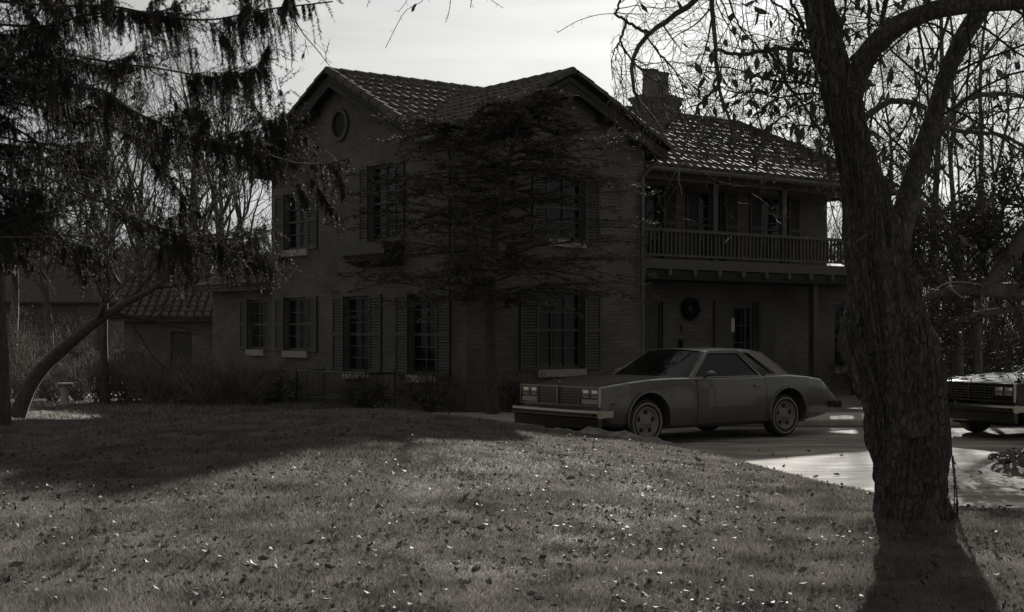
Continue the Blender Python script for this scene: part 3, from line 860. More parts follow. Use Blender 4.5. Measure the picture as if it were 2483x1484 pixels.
# chimney
m = MB(); ca, cb_ = 7.55, 5.2
def cbox(w, d, z0, z1): m.box((ca-w/2, cb_-d/2, z0), (ca+w/2, cb_+d/2, z1), H)
cbox(.92, .68, 6.3, 7.23); cbox(.98, .74, 7.23, 7.31); cbox(1.05, .81, 7.31, 7.40); cbox(.98, .75, 7.40, 7.52); cbox(1.06, .82, 7.52, 7.60); cbox(1.14, .90, 7.60, 7.69); cbox(.9, .66, 7.69, 7.75)
ch = m.build('chimney', brick_mat('chimney_brick', .15, .09, .12), house)
for da in (-.21, .2):
    m = MB(); cxy = H(ca+da, cb_, 0)
    r0 = .215 if da < 0 else .2
    zt = 8.39 if da < 0 else 8.35
    m.lathe([(r0*1.02, 7.7), (r0*.96, 7.9), (r0*.86, zt-.1), (r0*1.0, zt-.05), (r0*1.02, zt), (r0*.8, zt), (r0*.76, zt-.25)], 24, lambda x, y, z: (cxy[0]+x, cxy[1]+y, z))
    m.build('chimney_pot', mat('clay_pot', .14, .8, .2, 8), ch, smooth=False)

# balcony: deck, railing, posts, beam ends
m = MB()
m.box((2.31, .72, 3.02), (10.75, 1.995, 3.17), H); m.box((2.31, .66, 2.98), (10.75, .72, 3.2), H)
bal = m.build('balcony', M['wood'], house)
for k in range(11):
    a = 2.75 + .77*k; m = MB(); m.box((a-.05, .5, 2.84), (a+.05, 1.99, 2.975), H); m.build('beam_end', M['wood'], bal)
m = MB(); m.box((2.31, .70, 3.80), (10.75, .80, 3.87), H); m.box((2.31, .725, 3.26), (10.75, .775, 3.31), H)
a = 2.4
while a < 10.7:
    m.box((a-.02, .73, 3.312), (a+.02, .77, 3.798), H); a += .125
m.box((10.68, .80, 3.80), (10.75, 1.99, 3.87), H)
m.build('railing', M['wood'], bal)
for a in (2.55, 5.25, 7.56, 9.95):
    m = MB(); m.box((a-.07, .82, 3.17), (a+.07, .95, 5.02), H); m.box((a-.09, .80, 4.9), (a+.09, .97, 5.02), H); m.build('balcony_post', M['wood'], bal)
m = MB(); m.box((2.31, .80, 4.94), (11.2, .97, 5.1), H); m.build('eave_beam', M['wood'], bal)
m = MB(); m.box((2.31, .66, 5.1), (11.3, 2.6, 5.13), H); m.build('soffit', M['wood'], bal)
m = MB(); m.box((8.62, .84, .1), (8.78, 1.0, 2.84), H); m.box((8.58, .80, .1), (8.82, 1.04, .3), H); m.build('porch_post', M['wood'], house)
# low roof over the east end room
m = MB(); m.prism([H(10.5, 1.7, 2.85), H(12.9, 1.7, 2.85), H(12.9, 4.4, 3.75), H(10.5, 4.4, 3.75)], (0, 0, -.1)); m.build('low_roof', M['tile'], house)

# low wing on the far left of the house
fL = lambda s, z, d: H(-1.9 + d, s, z)
hl = [(8.78, 9.62, 1.18, 2.38)]
wall('low_wing_wall', fL, 7.7, 11.6, -.6, 2.75, hl, house); window(fL, *hl[0], cols=2, rows=4, shutters=.4)
wall('low_wing_end_wall', lambda s, z, d: H(s, 11.6, z), -1.9, 3.0, -.6, 2.75, [], house)
m = MB(); m.prism([H(-2.2, 7.72, 2.7), H(-2.2, 12, 2.7), H(1.5, 12, 4.3), H(1.5, 7.72, 4.3)], (0, 0, -.1))
nL = nrm3(-u2*.43 + Z)
cl = math.cos(math.atan(1.6/3.7))
addt(m, tiles(lambda u, v: H(-2.2+v*cl, u, 2.7+v*cl*.432), nL, (7.75, 12), (0, 3.6), lambda u, v: True))
m.build('low_wing_roof', M['tile'], house)

# wreath, plaque, letter box, notice
def on(a, z, d): return H(a, 2.0 - d, z)
w = empty('wreath', on(5.57, 2.16, .05), 'dark round evergreen wreath on the wall above the number plaque', 'wreath')
bb = Big(); n = 2600; t = RNG.random(n)*6.283; q = RNG.normal(size=(n, 2))*.032
rr_ = .19 + q[:, 0]; P = np.array([on(5.57 + r*math.cos(x), 2.16 + r*math.sin(x), .07 + y) for r, x, y in zip(rr_, t, q[:, 1])])
leaves(bb, P, .06, droop=0); bb.build('foliage', M['ever'], w)
m = MB(); m.add(*ring(lambda s, z, d: on(s, z, d), 5.57, 2.16, .165, .215, .03, .09)); m.build('ring', M['twig'], w)
p = empty('number_plaque', on(5.52, 1.68, .03), 'dark house number plaque under the wreath', 'plaque')
m = MB(); m.box((5.31, 1.955, 1.60), (5.73, 1.99, 1.77), H); m.box((5.29, 1.965, 1.58), (5.75, 1.989, 1.79), H); m.build('board', M['metal'], p)
SEG = {'1': [((.5, 0), (.5, 1)), ((.5, 1), (.25, .8))], '3': [((.1, 1), (.8, 1)), ((.8, 1), (.8, .05)), ((.3, .52), (.8, .52)), ((.1, 0), (.8, 0))],
       '0': [((.1, 0), (.1, 1)), ((.8, 0), (.8, 1)), ((.1, 1), (.8, 1)), ((.1, 0), (.8, 0))], '2': [((.1, 1), (.8, 1)), ((.8, 1), (.8, .55)), ((.8, .5), (.1, .45)), ((.1, .4), (.1, 0)), ((.1, 0), (.8, 0))]}
m = MB()
for k, ch_ in enumerate('1303'):
    for (x0, y0), (x1, y1) in SEG[ch_]:
        f = lambda x, y: H(5.34 + k*.095 + x*.075, 1.947, 1.63 + y*.11)
        m.tube([f(x0, y0), f(x1, y1)], .009, 6)
m.build('numerals', M['sill'], p)
q = empty('letter_box', on(5.32, 1.2, .06), 'small dark letter box below the number plaque', 'letter box')
m = MB(); m.box((5.24, 1.86, 1.14), (5.42, 1.99, 1.42), H); m.build('box', M['metal'], q)
m = MB(); m.prism([H(5.23, 1.99, 1.422), H(5.43, 1.99, 1.422), H(5.43, 1.84, 1.40), H(5.23, 1.84, 1.40)], (0, 0, .012)); m.build('lid', M['metal'], q)
m = MB(); m.box((7.00, 2.03, 1.60), (7.14, 2.036, 1.93), H); o = m.build('paper_notice', mat('paper', .42, .9)); tag(o, 'pale paper notice fixed on the edge of the front door frame', 'notice')

# dark garden bench-like railing round the basement light well
r = empty('light_well_railing', H(-3.2, 3.4, .1), 'low dark iron railing round a light well under the left ground floor windows', 'railing')
m = MB()
c = [H(-2.42, 5.1, 0), H(-3.1, 5.1, 0), H(-3.1, 2.3, 0), H(-2.42, 2.3, 0)]
m.tube([(x, y, .78) for x, y, z in c], .02, 6); m.tube([(x, y, .25) for x, y, z in c], .015, 6); m.build('rails', M['metal'], r)
m = MB()
for (x0, y0, _), (x1, y1, _) in zip(c[:-1], c[1:]):
    n = max(2, int(math.hypot(x1-x0, y1-y0)/.13))
    for k in range(n): 
        x = x0+(x1-x0)*k/n; y = y0+(y1-y0)*k/n; m.tube([(x, y, .1), (x, y, .775)], .008, 5)
m.build('balusters', M['metal'], r)
for x, y, _ in c: m = MB(); m.tube([(x, y, 0), (x, y, .84)], .025, 8); m.build('post', M['metal'], r)

# ---- garage, far house, lattice, pedestal on the left
def simple_building(name, origin, ang, L, W, eave, ridge, z0, label, cat, doors, tiled=True):
    ca_, sa_ = math.cos(ang), math.sin(ang)
    fr = lambda x, y, z: (origin[0] + x*ca_ - y*sa_, origin[1] + x*sa_ + y*ca_, z)
    e = empty(name, (origin[0], origin[1], z0), label, cat)
    wm_ = brick_mat(name + '_wall', .12, .08, .1)
    wall('front_wall', lambda s, z, d: fr(s, d, z), 0, L, z0, eave, doors, e, wm_)
    wall('left_wall', lambda s, z, d: fr(0, s, z), 0, W, z0, eave, [], e, wm_, top=[(0, eave), (W, eave), (W/2, ridge)])
    wall('right_wall', lambda s, z, d: fr(L, s, z), 0, W, z0, eave, [], e, wm_, top=[(0, eave), (W, eave), (W/2, ridge)])
    wall('back_wall', lambda s, z, d: fr(s, W, z), 0, L, z0, eave, [], e, wm_)
    m = MB(); o = .35; k = (ridge-eave)/(W/2)
    m.prism([fr(-o, -o, eave-o*k), fr(L+o, -o, eave-o*k), fr(L+o, W/2, ridge), fr(-o, W/2, ridge)], (0, 0, .08))
    m.prism([fr(-o, W+o, eave-o*k), fr(L+o, W+o, eave-o*k), fr(L+o, W/2, ridge), fr(-o, W/2, ridge)], (0, 0, .08))
    rf = m.build('roof', M['tile'], e)
    if tiled:
        m = MB(); ct = math.cos(math.atan(k)); u = np.array([ca_, sa_, 0]); bk = np.array([-sa_, ca_, 0])
        addt(m, tiles(lambda uu, v: fr(uu, -o+v*ct, eave-o*k+v*ct*k+.08), nrm3(-bk*k+Z), (-o, L+o), (0, (W/2+o)/ct), lambda a, b: True))
        m.build('roof_tiles', M['tile'], rf)
        m = MB(); cap_line(m, fr(-o, W/2, ridge+.1), fr(L+o, W/2, ridge+.1), .13); m.build('ridge_cap', M['tile'], rf)
    for h in doors:
        m = MB(); m.box((h[0], .1, h[2]), (h[1], .14, h[3]), fr); m.build('door' if h[2] < z0+.3 else 'window', M['shutter'], e)
    return e
simple_building('garage', (-11.05, 40.5), .08, 5.4, 5, 2.05, 3.15, -.35, 'low tiled outbuilding left of the house behind the hedge', 'outbuilding', [(1.3, 1.9, -.3, 1.6), (4.0, 4.7, -.3, 1.6)])
simple_building('neighbour_house', (-30, 62), .03, 16, 9, 3.0, 5.4, -.4, 'distant low house with a pale roof behind the left trees', 'house', [(3, 5, .2, 2), (9, 11, .2, 2)], False)
lt = empty('lattice_fence', (-11.2, 38, -.3), 'wooden lattice fence panel beside the low outbuilding', 'fence')
m = MB()
for k in range(-10, 22):
    x0 = -11.6 + k*.12
    for s in (-1, 1):
        p0 = np.array([x0, 38 + (.012 if s > 0 else 0), -.2]); p1 = p0 + np.array([1.2*s*1.0, 0, 1.2])
        t0 = np.clip([( -12.8 - p0[0])/(p1[0]-p0[0]), (-9.9 - p0[0])/(p1[0]-p0[0])], 0, 1); ta, tb = min(t0), max(t0)
        if tb - ta < .05: continue
        m.tube([p0+(p1-p0)*ta, p0+(p1-p0)*tb], .014, 4)
m.build('lattice', M['wood'], lt)
m = MB(); m.box((-12.85, 37.97, 1.0), (-9.85, 38.04, 1.07)); m.box((-12.85, 37.97, -.3), (-12.77, 38.04, 1.0)); m.box((-9.93, 37.97, -.3), (-9.85, 38.04, 1.0)); m.build('frame', M['wood'], lt)
px_, py_, pz_ = (157-1241)*29/F, 29, gz((157-1241)*29/F, 29)
m = MB(); m.lathe([(.13, -.02), (.13, .05), (.085, .08), (.075, .38), (.10, .42), (.17, .44), (.17, .47), (.05, .475)], 20, lambda x, y, z: (px_+x, py_+y, pz_+z))
o = m.build('stone_pedestal', M['sill'], smooth=False); tag(o, 'small stone garden pedestal standing in front of the left hedge', 'pedestal')
# ------------------------------------------------------------------ the two cars
def body_mesh():
    st = np.array([  # x, half width, shoulder z, centre z, bottom z
        (.10, .88, .835, .850, .46), (.13, .925, .850, .868, .40), (.30, .94, .868, .885, .30), (.60, .955, .905, .912, .25), (.98, .965, .940, .935, .23), (1.4, .97, .955, .955, .22),
        (1.75, .97, .955, .975, .22), (2.2, .975, .945, .965, .22), (3.0, .975, .940, .965, .22), (3.4, .975, .950, .97, .22),
        (3.83, .975, .958, .975, .22), (4.1, .97, .945, .965, .22), (4.4, .96, .92, .940, .25), (4.66, .945, .88, .90, .28), (4.71, .94, .855, .875, .29), (4.88, .92, .70, .72, .31), (5.03, .90, .565, .575, .36)])
    xs = np.unique(np.concatenate([np.linspace(.10, 5.03, 62), st[:, 0]]))
    S = np.stack([xs] + [np.interp(xs, st[:, 0], st[:, k]) for k in (1, 2, 3, 4)], 1)
    for k in range(2, len(S) - 4):
        pass
    K = np.ones(3) / 3
    for c in (1, 2, 3, 4):
        for _ in range(3):
            S[3:-9, c] = (S[2:-10, c] + 2*S[3:-9, c] + S[4:-8, c]) / 4
    V = []; 
    for x, w, zs, zc, zb in S:
        half = [(0, zb), (w-.14, zb), (w-.05, zb+.05), (w-.015, zb+.14), (w, min(.50, zs-.05)), (w-.004, min(.60, zs-.04)), (w-.018, zs-.16 if zs > .8 else zs-.03),
                (w-.038, zs-.06 if zs > .8 else zs-.02), (w-.055, zs-.02), (w-.085, zs-.002), (w-.13, zs+.002), (w-.24, zs-.008), (w*.55, (zs+2*zc)/3), (w*.3, zc-.002), (0, zc)]
        V.append([(x, -y, z) for y, z in half] + [(x, y, z) for y, z in half[-2:0:-1]])
    n = len(V[0]); Vf = [p for r in V for p in r]; Fc = []
    for k in range(len(V)-1):
        for j in range(n): Fc.append((k*n+j, k*n+(j+1) % n, (k+1)*n+(j+1) % n, (k+1)*n+j))
    Fc.append(tuple(range(n))[::-1]); Fc.append(tuple((len(V)-1)*n+j for j in range(n)))
    me = bpy.data.meshes.new('body'); me.from_pydata(Vf, [], Fc); me.update()
    bm = bmesh.new(); bm.from_mesh(me); bmesh.ops.recalc_face_normals(bm, faces=bm.faces); bm.to_mesh(me); bm.free()
    o = bpy.data.objects.new('body', me); C.objects.link(o)
    cut = []
    for x in (.98, 3.83):
        for s in (-1, 1):
            m = MB(); m.lathe([(.405, s*.60), (.405, s*1.1)], 48, lambda a, b, c: (x+a, b, .36+c), 'y')
            c = m.build('cutter', M['dark']); bm = bmesh.new(); bm.from_mesh(c.data); bmesh.ops.recalc_face_normals(bm, faces=bm.faces); bm.to_mesh(c.data); bm.free()
            md = o.modifiers.new('b', 'BOOLEAN'); md.object = c; md.operation = 'DIFFERENCE'; md.solver = 'EXACT'; cut.append(c)
    dg = bpy.context.evaluated_depsgraph_get()
    new = bpy.data.meshes.new_from_object(o.evaluated_get(dg))
    bpy.data.objects.remove(o)
    for c in cut: bpy.data.objects.remove(c)
    new.materials.clear(); new.shade_smooth(); new.set_sharp_from_angle(angle=math.radians(32))
    return new

def side(x, z, s=-1, o=0.0): return (x, s*(.865 - (z-.95)/.37*.235 + o), z)
def make_car(name, loc, rz, paint, label, split_lamps, full=True):
    e = empty(name, loc, label, 'car', 'parked cars', rz)
    me = body_mesh()
    body = link('body', me, paint, e, False)
    P = lambda n, m, mat_, par=None, sm=False: m.build(n, mat_, par or e, smooth=sm, ws=(par is not None and par is not e))
    def part(n, m, mat_, sm=False): return m.build(n, mat_, e, smooth=sm, ws=False)
    def sub(n, m, mat_, par, sm=False): return m.build(n, mat_, par, smooth=sm, ws=False)
    # wheel arch lips
    m = MB()
    for x in (.98, 3.83):
        for s in (-1, 1):
            th = np.linspace(math.radians(-12), math.radians(192), 30)
            m.tube([(x+.408*math.cos(t), s*(.968 if x < 1 else .974), .36+.408*math.sin(t)) for t in th], .017, 8)
    sub('arch_lip', m, paint, body, True)
    # wells
    m = MB()
    for x in (.98, 3.83): m.box((x-.42, -.595, .24), (x+.42, .595, .7))
    m.box((.3, -.6, .2), (4.6, .6, .235))
    sub('underbody', m, M['dark'], body)
    # roof skin
    nx_, ny_ = 16, 14; V = []
    for i in range(nx_+1):
        u = i/nx_
        for j in range(ny_+1):
            v = j/ny_*2-1; y = v*.632
            x0 = 2.385 - .09*(1-v*v); x1 = 3.50 + .05*(1-v*v)
            zz = 1.322 + .04*(1-v*v) + .014*math.sin(math.pi*u) - .03*abs(v)**6
            V.append((x0+(x1-x0)*u, y, zz))
    q = [(i*(ny_+1)+j, (i+1)*(ny_+1)+j, (i+1)*(ny_+1)+j+1, i*(ny_+1)+j+1) for i in range(nx_) for j in range(ny_)]
    m = MB(); m.add(V, q); m.add([(x, y, z-.035) for x, y, z in V], [t[::-1] for t in q])
    roof_ = part('roof', m, paint, True)
    m = MB()
    for s in (-1, 1):
        def pr(poly): m.prism([side(x, z, s) for x, z in poly], (0, -s*.045, 0))
        pr([(2.36, 1.30), (3.5, 1.30), (3.46, 1.328), (2.39, 1.328)])
        pr([(3.04, 1.30), (3.14, 1.30), (3.45, .93), (3.32, .93)])
        pr([(3.26, 1.30), (3.53, 1.30), (3.97, .93), (3.67, .93)])
        pr([(3.45, .93), (3.67, .93), (3.66, .985), (3.44, .985)])
        pr([(1.82, .93), (1.90, .93), (2.43, 1.30), (2.36, 1.325)])
    sub('pillars', m, paint, roof_)
    # glass
    def glassq(n, polys, par=None):
        m = MB()
        for V, qq in polys: m.add(V, qq)
        return part(n, m, M['carglass'], True)
    def sheet(b0, b1, t0, t1, bulge, n=12, k=8):
        V = []
        for i in range(k+1):
            u = i/k
            for j in range(n+1):
                v = j/n*2-1
                bx = b0[0] - bulge*(1-v*v); tx = t0[0] - bulge*.5*(1-v*v)
                V.append((bx+(tx-bx)*u, v*(b0[1]+(t0[1]-b0[1])*u), (b0[2]+b1*(1-v*v)) + ((t0[2]+t1*(1-v*v)) - (b0[2]+b1*(1-v*v)))*u))
        return V, [(i*(n+1)+j, i*(n+1)+j+1, (i+1)*(n+1)+j+1, (i+1)*(n+1)+j) for i in range(k) for j in range(n)]
    glassq('windshield', [sheet((1.84, .835, .955), .015, (2.39, .635, 1.31), .04, .17)])
    glassq('rear_window', [sheet((3.955, .80, .955), .015, (3.51, .62, 1.31), .04, -.10)])
    for s in (-1, 1):
        glassq('door_window', [([side(x, z, s, -.02) for x, z in ((1.9, .95), (3.31, .95), (3.05, 1.305), (2.41, 1.305))], [(0, 1, 2, 3)])])
        glassq('side_window', [([side(x, z, s, -.02) for x, z in ((3.44, .985), (3.66, .985), (3.26, 1.30), (3.14, 1.30))], [(0, 1, 2, 3)])])
    # bright trim
    m = MB()
    for s in (-1, 1):
        m.tube([side(1.84, .957, s, .006), side(2.39, 1.318, s, .006), side(2.46, 1.333, s, 0), side(3.02, 1.338, s, 0), side(3.09, 1.32, s, .006), side(3.40, .953, s, .008)], .010, 6)
        m.tube([side(1.88, .953, s, .008), side(3.32, .95, s, .008)], .008, 6)
        m.tube([side(3.46, .984, s, .006), side(3.66, .984, s, .006), side(3.255, 1.305, s, .004), side(3.15, 1.305, s, .004), side(3.455, .984, s, .006)], .007, 6)
        m.tube([side(3.40, .951, s, .008), side(4.02, .951, s, .01)], .008, 6)
        m.tube([side(3.98, .957, s, -.01), side(3.53, 1.318, s, -.005)], .008, 6)
    m.tube([(2.39-.085*(1-v*v), v*.64, 1.318+.042*(1-v*v)) for v in np.linspace(-1, 1, 15)], .008, 6)
    part('trim', m, M['chrome'], True)
    # panel gaps: door and hood seams set slightly proud as dark lines
    m = MB()
    for s in (-1, 1):
        for x, zt in ((1.92, .935), (3.36, .935)):
            pts = [(x + (0.0 if z > .5 else -.01), s*(np.interp(z, (.30, .5, .6, .78, .88, .93), (.955, .976, .972, .958, .938, .92))), z) for z in np.linspace(.27, zt, 12)]
            m.tube(pts, .0045, 4)
        m.tube([(x, s*.956, .272) for x in np.linspace(1.91, 3.35, 8)], .0045, 4)
        m.tube([(x, s*(w_-.155), z+.004) for x, w_, z in zip((.16, .6, .98, 1.4, 1.7), (.925, .95, .965, .97, .97), (.85, .905, .94, .956, .956))], .004, 4)
    sub('panel_seams', m, M['dark'], body)
    # front end
    m = MB()
    fx = .095
    m.box((fx-.02, -.905, .832), (fx+.03, .905, .852)); m.box((fx-.02, -.905, .575), (fx+.03, .905, .592))
    for y in (-.905, -.49, .475, .89): m.box((fx-.02, y, .592), (fx+.03, y+.015, .832))
    m.box((fx-.035, -.016, .592), (fx+.02, .016, .845))
    front = part('grille', m, M['chrome'])
    m = MB(); m.box((fx+.012, -.9, .592), (fx+.028, .9, .832)); sub('grille_backing', m, M['dark'], front)
    m = MB()
    for z in (.632, .672, .712, .752, .792): m.box((fx-.012, -.474, z-.006), (fx+.01, .474, z+.006))
    for y in np.linspace(-.4, .4, 9): m.box((fx+.002, y-.002, .595), (fx+.009, y+.002, .83))
    sub('grille_bars', m, mat('grille_metal', .12, .35, metal=.6), front)
    for s in (-1, 1):
        for k, (y0, y1) in enumerate(((.52, .68), (.71, .87))):
            a, b = sorted((s*y0, s*y1))
            zb_, zt_ = (.705, .815) if split_lamps else (.67, .80)
            m = MB(); m.box((fx-.015, a-.008, zb_-.008), (fx+.006, b+.008, zb_)); m.box((fx-.015, a-.008, zt_), (fx+.006, b+.008, zt_+.008)); m.box((fx-.015, a-.008, zb_), (fx+.006, a, zt_)); m.box((fx-.015, b, zb_), (fx+.006, b+.008, zt_))
            hl = part('headlight', m, M['chrome'])
            V = []; n = 8
            for i in range(n+1):
                for j in range(n+1):
                    u = i/n*2-1; v = j/n*2-1
                    V.append((fx+.004 - .014*(1-u*u)*(1-v*v), (a+b)/2+u*(b-a)/2, (zb_+zt_)/2+v*(zt_-zb_)/2))
            m = MB(); m.add(V, [(i*(n+1)+j, (i+1)*(n+1)+j, (i+1)*(n+1)+j+1, i*(n+1)+j+1) for i in range(n) for j in range(n)]); sub('lens', m, M['lens'], hl, True)
        if split_lamps:
            a, b = sorted((s*.52, s*.87)); m = MB(); m.box((fx-.008, a, .61), (fx+.006, b, .675)); part('turn_signal', m, mat('turn_lens', .25, .15))
        a, b = sorted((s*.965, s*.985)); 
        m = MB(); m.box((.30, a, .605), (.42, b, .628)); part('side_marker', m, mat('marker_lens', .09, .3))
    m = MB(); m.tube([(fx+.02, 0, .868), (fx+.015, 0, .90), (fx+.012, 0, .925)], (.012, .006, .012), 8); part('hood_ornament', m, M['chrome'], True)
    def bumper(x0, d, n):
        m = MB(); ys = np.linspace(-.985, .985, 21); prof = [(0, .495), (.012, .525), (.05, .535), (.10, .53), (.10, .42), (.03, .42), (0, .435)]
        V = []
        for y in ys:
            bow = .05*(abs(y)/.985)**3
            for px_, z in prof: V.append((x0 + d*(px_+bow), y, z))
        k = len(prof)
        m.add(V, [(i*k+j, i*k+(j+1) % k, (i+1)*k+(j+1) % k, (i+1)*k+j) for i in range(20) for j in range(k)] + [list(range(k)), [20*k+j for j in range(k)][::-1]])
        for s in (-1, 1):
            a, b = sorted((s*.96, s*.988)); xa, xb = sorted((x0+d*.07, x0+d*.34)); m.box((xa, a, .43), (xb, b, .525))
        bp = part(n, m, M['chrome'])
        m = MB()
        V = []
        for y in ys:
            bow = .05*(abs(y)/.985)**3
            for px_, z in ((.02, .418), (.035, .28), (.10, .26), (.10, .418)): V.append((x0 + d*(px_+bow), y*.985, z))
        m.add(V, [(i*4+j, i*4+(j+1) % 4, (i+1)*4+(j+1) % 4, (i+1)*4+j) for i in range(20) for j in range(4)] + [[0, 1, 2, 3], [83, 82, 81, 80]])
        if d > 0: sub('bumper_apron', m, M['apron'], bp)
        m = MB()
        m.box(tuple(np.minimum((x0-d*.008, -.93, .455), (x0-d*.008+d*.012, -.93, .455))), tuple(np.maximum((x0-d*.008, .93, .49), (x0-d*.008+d*.012, .93, .49)))); sub('rub_strip', m, M['rubber'], bp)
    bumper(-.06, 1, 'front_bumper'); bumper(5.09, -1, 'rear_bumper')
    for s in (-1, 1):
        a, b = sorted((s*.50, s*.86)); m = MB()
        m.prism([(4.875, a, .68), (4.875, b, .68), (4.965, b, .585), (4.965, a, .585)], (.012, 0, .012)); part('tail_light', m, mat('tail_lens', .05, .2))
    # mirror, handles, plate
    for s in (-1, 1):
        m = MB(); m.tube([(2.12, s*.90, .955), (2.10, s*.97, .975), (2.10, s*1.0, 1.0)], (.02, .016, .02), 8)
        r = [(0.002, -.05), (.045, -.035), (.062, 0), (.055, .035), (.05, .045), (.002, .046)]
        m.lathe([(a*.9, b) for a, b in r], 16, lambda x, y, z: (2.10 + z*1.2, s*1.03 + x*1.25, 1.01 + y*.8)); part('mirror', m, paint, True)
        a, b = sorted((s*.957, s*.98)); m = MB(); m.box((3.10, a, .80), (3.27, b, .825)); part('door_handle', m, M['chrome'])
    # wheels
    for x in (.98, 3.83):
        for s in (-1, 1):
            yc = s*.80
            fr = lambda a, b, c, x=x, s=s, yc=yc: (x+a, yc + s*b, .335+c)
            m = MB(); m.lathe([(.19, -.10), (.29, -.108), (.322, -.09), (.334, -.05), (.336, 0), (.334, .05), (.322, .09), (.29, .108), (.245, .112), (.215, .10), (.19, .06)], 40, fr, 'y'); m.f = [f for f in m.f if len(f) == 4]
            w = part('wheel', m, M['rubber'], False)
            m = MB(); m.lathe([(.258, .1105), (.26, .1145), (.276, .1140), (.278, .110)], 40, fr, 'y'); m.f = [f for f in m.f if len(f) == 4]; sub('whitewall', m, M['whitewall'], w)
            m = MB(); m.lathe([(.218, .095), (.212, .112), (.20, .108), (.188, .075), (.165, .062), (.115, .068), (.085, .085), (.06, .10), (.045, .118), (.002, .12)], 40, fr, 'y'); m.f = [f for f in m.f if len(f) == 4]
            rim = sub('rim', m, M['wheel'], w, True)
            m = MB()
            for k in range(5):
                a0 = 2*math.pi*k/5 + .3; V = []
                for j in range(14):
                    t = 2*math.pi*j/14; rr_ = .140 + .034*math.cos(t); aa = a0 + .27*math.sin(t)
                    dep = np.interp(rr_, (.115, .165), (.069, .063)) + .003
                    V.append(fr(rr_*math.cos(aa), dep, rr_*math.sin(aa)))
                m.add(V, [list(range(14))])
            sub('rim_slots', m, M['dark'], w)
    # cabin
    m = MB()
    for y in (-.62, .08):
        m.box((2.5, y, .45), (3.0, y+.54, .66)); m.prism([(2.95, y, .6), (3.10, y, .6), (3.22, y, 1.08), (3.10, y, 1.10)], (0, .54, 0))
        m.box((3.12, y+.13, 1.10), (3.2, y+.41, 1.2))
    m.box((3.5, -.6, .5), (3.8, .6, .9)); m.box((1.75, -.82, .80), (2.1, .82, .955))
    part('seats', m, mat('seat_vinyl', .05, .6))
    m = MB(); th = np.linspace(0, 2*math.pi, 25); m.tube([(2.32 + .07*math.sin(t), .36 + .19*math.cos(t), .93+.17*math.sin(t)) for t in th], .013, 6, False); part('steering_wheel', m, M['dark'], True)
    return e
M['carglass'] = glass('car_glass', .01, .42)
M['apron'] = mat('bumper_apron', .05, .35, metal=.7)
paint1 = mat('car_paint', .062, .38, .04, 2, coat=.6)
paint2 = mat('black_paint', .010, .07, 0, 1, .0006, 2.5, spec=.35)
make_car('parked_car', (.60, 20.40, 0), math.atan2(.594, .805), paint1, 'two door coupe with whitewall tyres and twin headlights parked in front of the brick house', True)
make_car('parked_car', (6.95, 21.79, 0), math.atan2(.436, .9), paint2, 'glossy black car cut off by the right edge behind the big tree trunk', False)
# ------------------------------------------------------------------ the big tree in the foreground
def bark_tube(m, pts, rad, n=28, amp=.05, seed=0, sub=.035):
    P = np.asarray(pts, float); d = np.r_[0, np.cumsum(np.linalg.norm(np.diff(P, axis=0), axis=1))]
    K = max(4, int(d[-1]/sub)); t = np.linspace(0, d[-1], K)
    # smooth centre line
    Q = np.stack([np.interp(t, d, P[:, i]) for i in range(3)], 1); R = np.interp(t, d, rad)
    for _ in range(max(2, int(.12/sub))):
        Q[1:-1] = (Q[:-2]+2*Q[1:-1]+Q[2:])/4; R[1:-1] = (R[:-2]+2*R[1:-1]+R[2:])/4
    V, q = tube_arrays(Q[None], R[None], n)
    V = V.reshape(K, n, 3); th = np.arange(n)/n
    L, A = np.meshgrid(t, th*2*math.pi, indexing='ij')
    # long vertical ridges and plates
    cyc = 2*math.pi*R[:, None]
    rid = np.abs(vnoise(np.cos(A)*R[:, None]*9 + seed, np.sin(A)*R[:, None]*9 + L*1.6, .55, seed) - .5)*2
    rid2 = np.abs(vnoise(np.cos(A)*R[:, None]*26 + seed, np.sin(A)*R[:, None]*26 + L*3.5, .5, seed+3) - .5)*2
    big = vnoise(np.cos(A)*2.5+seed, np.sin(A)*2.5+L*1.3, .9, seed+7) - .5
    off = (rid*.3 + rid2*.75 - .65)*amp + big*amp*1.2
    nrm = V - Q[:, None]; nrm /= np.linalg.norm(nrm, axis=2, keepdims=True) + 1e-9
    V = V + nrm*(off*np.minimum(1, R[:, None]/.12))[..., None]
    m.quads(V.reshape(-1, 3), q)
    return Q, R
def pr(pxs, Y0, Y1=None):
    """pixel (x, y, width) list -> points and radii"""
    pts = trace([(a, b) for a, b, c in pxs], Y0, Y1)
    Ys = pts[:, 1]
    return pts, np.array([c for a, b, c in pxs]) * Ys / F / 2
T0 = 9.75
tree = empty('cherry_tree', tuple(at(2212, 1295, T0)), 'large forked tree with rough bark and a burl, standing in front of the driveway', 'tree')
tr = Big()
P, R = pr([(2216, 1345, 240), (2214, 1312, 214), (2212, 1280, 192), (2208, 1200, 178), (2208, 1120, 182), (2208, 1050, 186), (2202, 980, 190), (2192, 910, 200), (2180, 850, 196), (2160, 780, 182), (2140, 700, 172), (2122, 620, 158), (2108, 545, 140),
            (2098, 480, 122), (2078, 400, 104), (2052, 300, 94), (2016, 150, 84), (1990, 50, 78), (1972, -20, 74), (1930, -160, 66), (1880, -360, 52), (1850, -600, 38)], T0, T0 - .1)
bark_tube(tr, P, R - .012, 150, .055, 1, .016)
PA, RA = P, R
P, R = pr([(2175, 600, 60), (2180, 560, 62), (2194, 515, 62), (2206, 453, 52), (2232, 380, 48), (2257, 310, 45), (2280, 230, 43), (2303, 157, 43), (2348, 65, 44), (2388, 5, 44), (2440, -90, 38), (2520, -260, 30), (2570, -480, 22)], T0 - .02, T0 + .5)
bark_tube(tr, P, R, 20, .02, 2); PB, RB = P, R
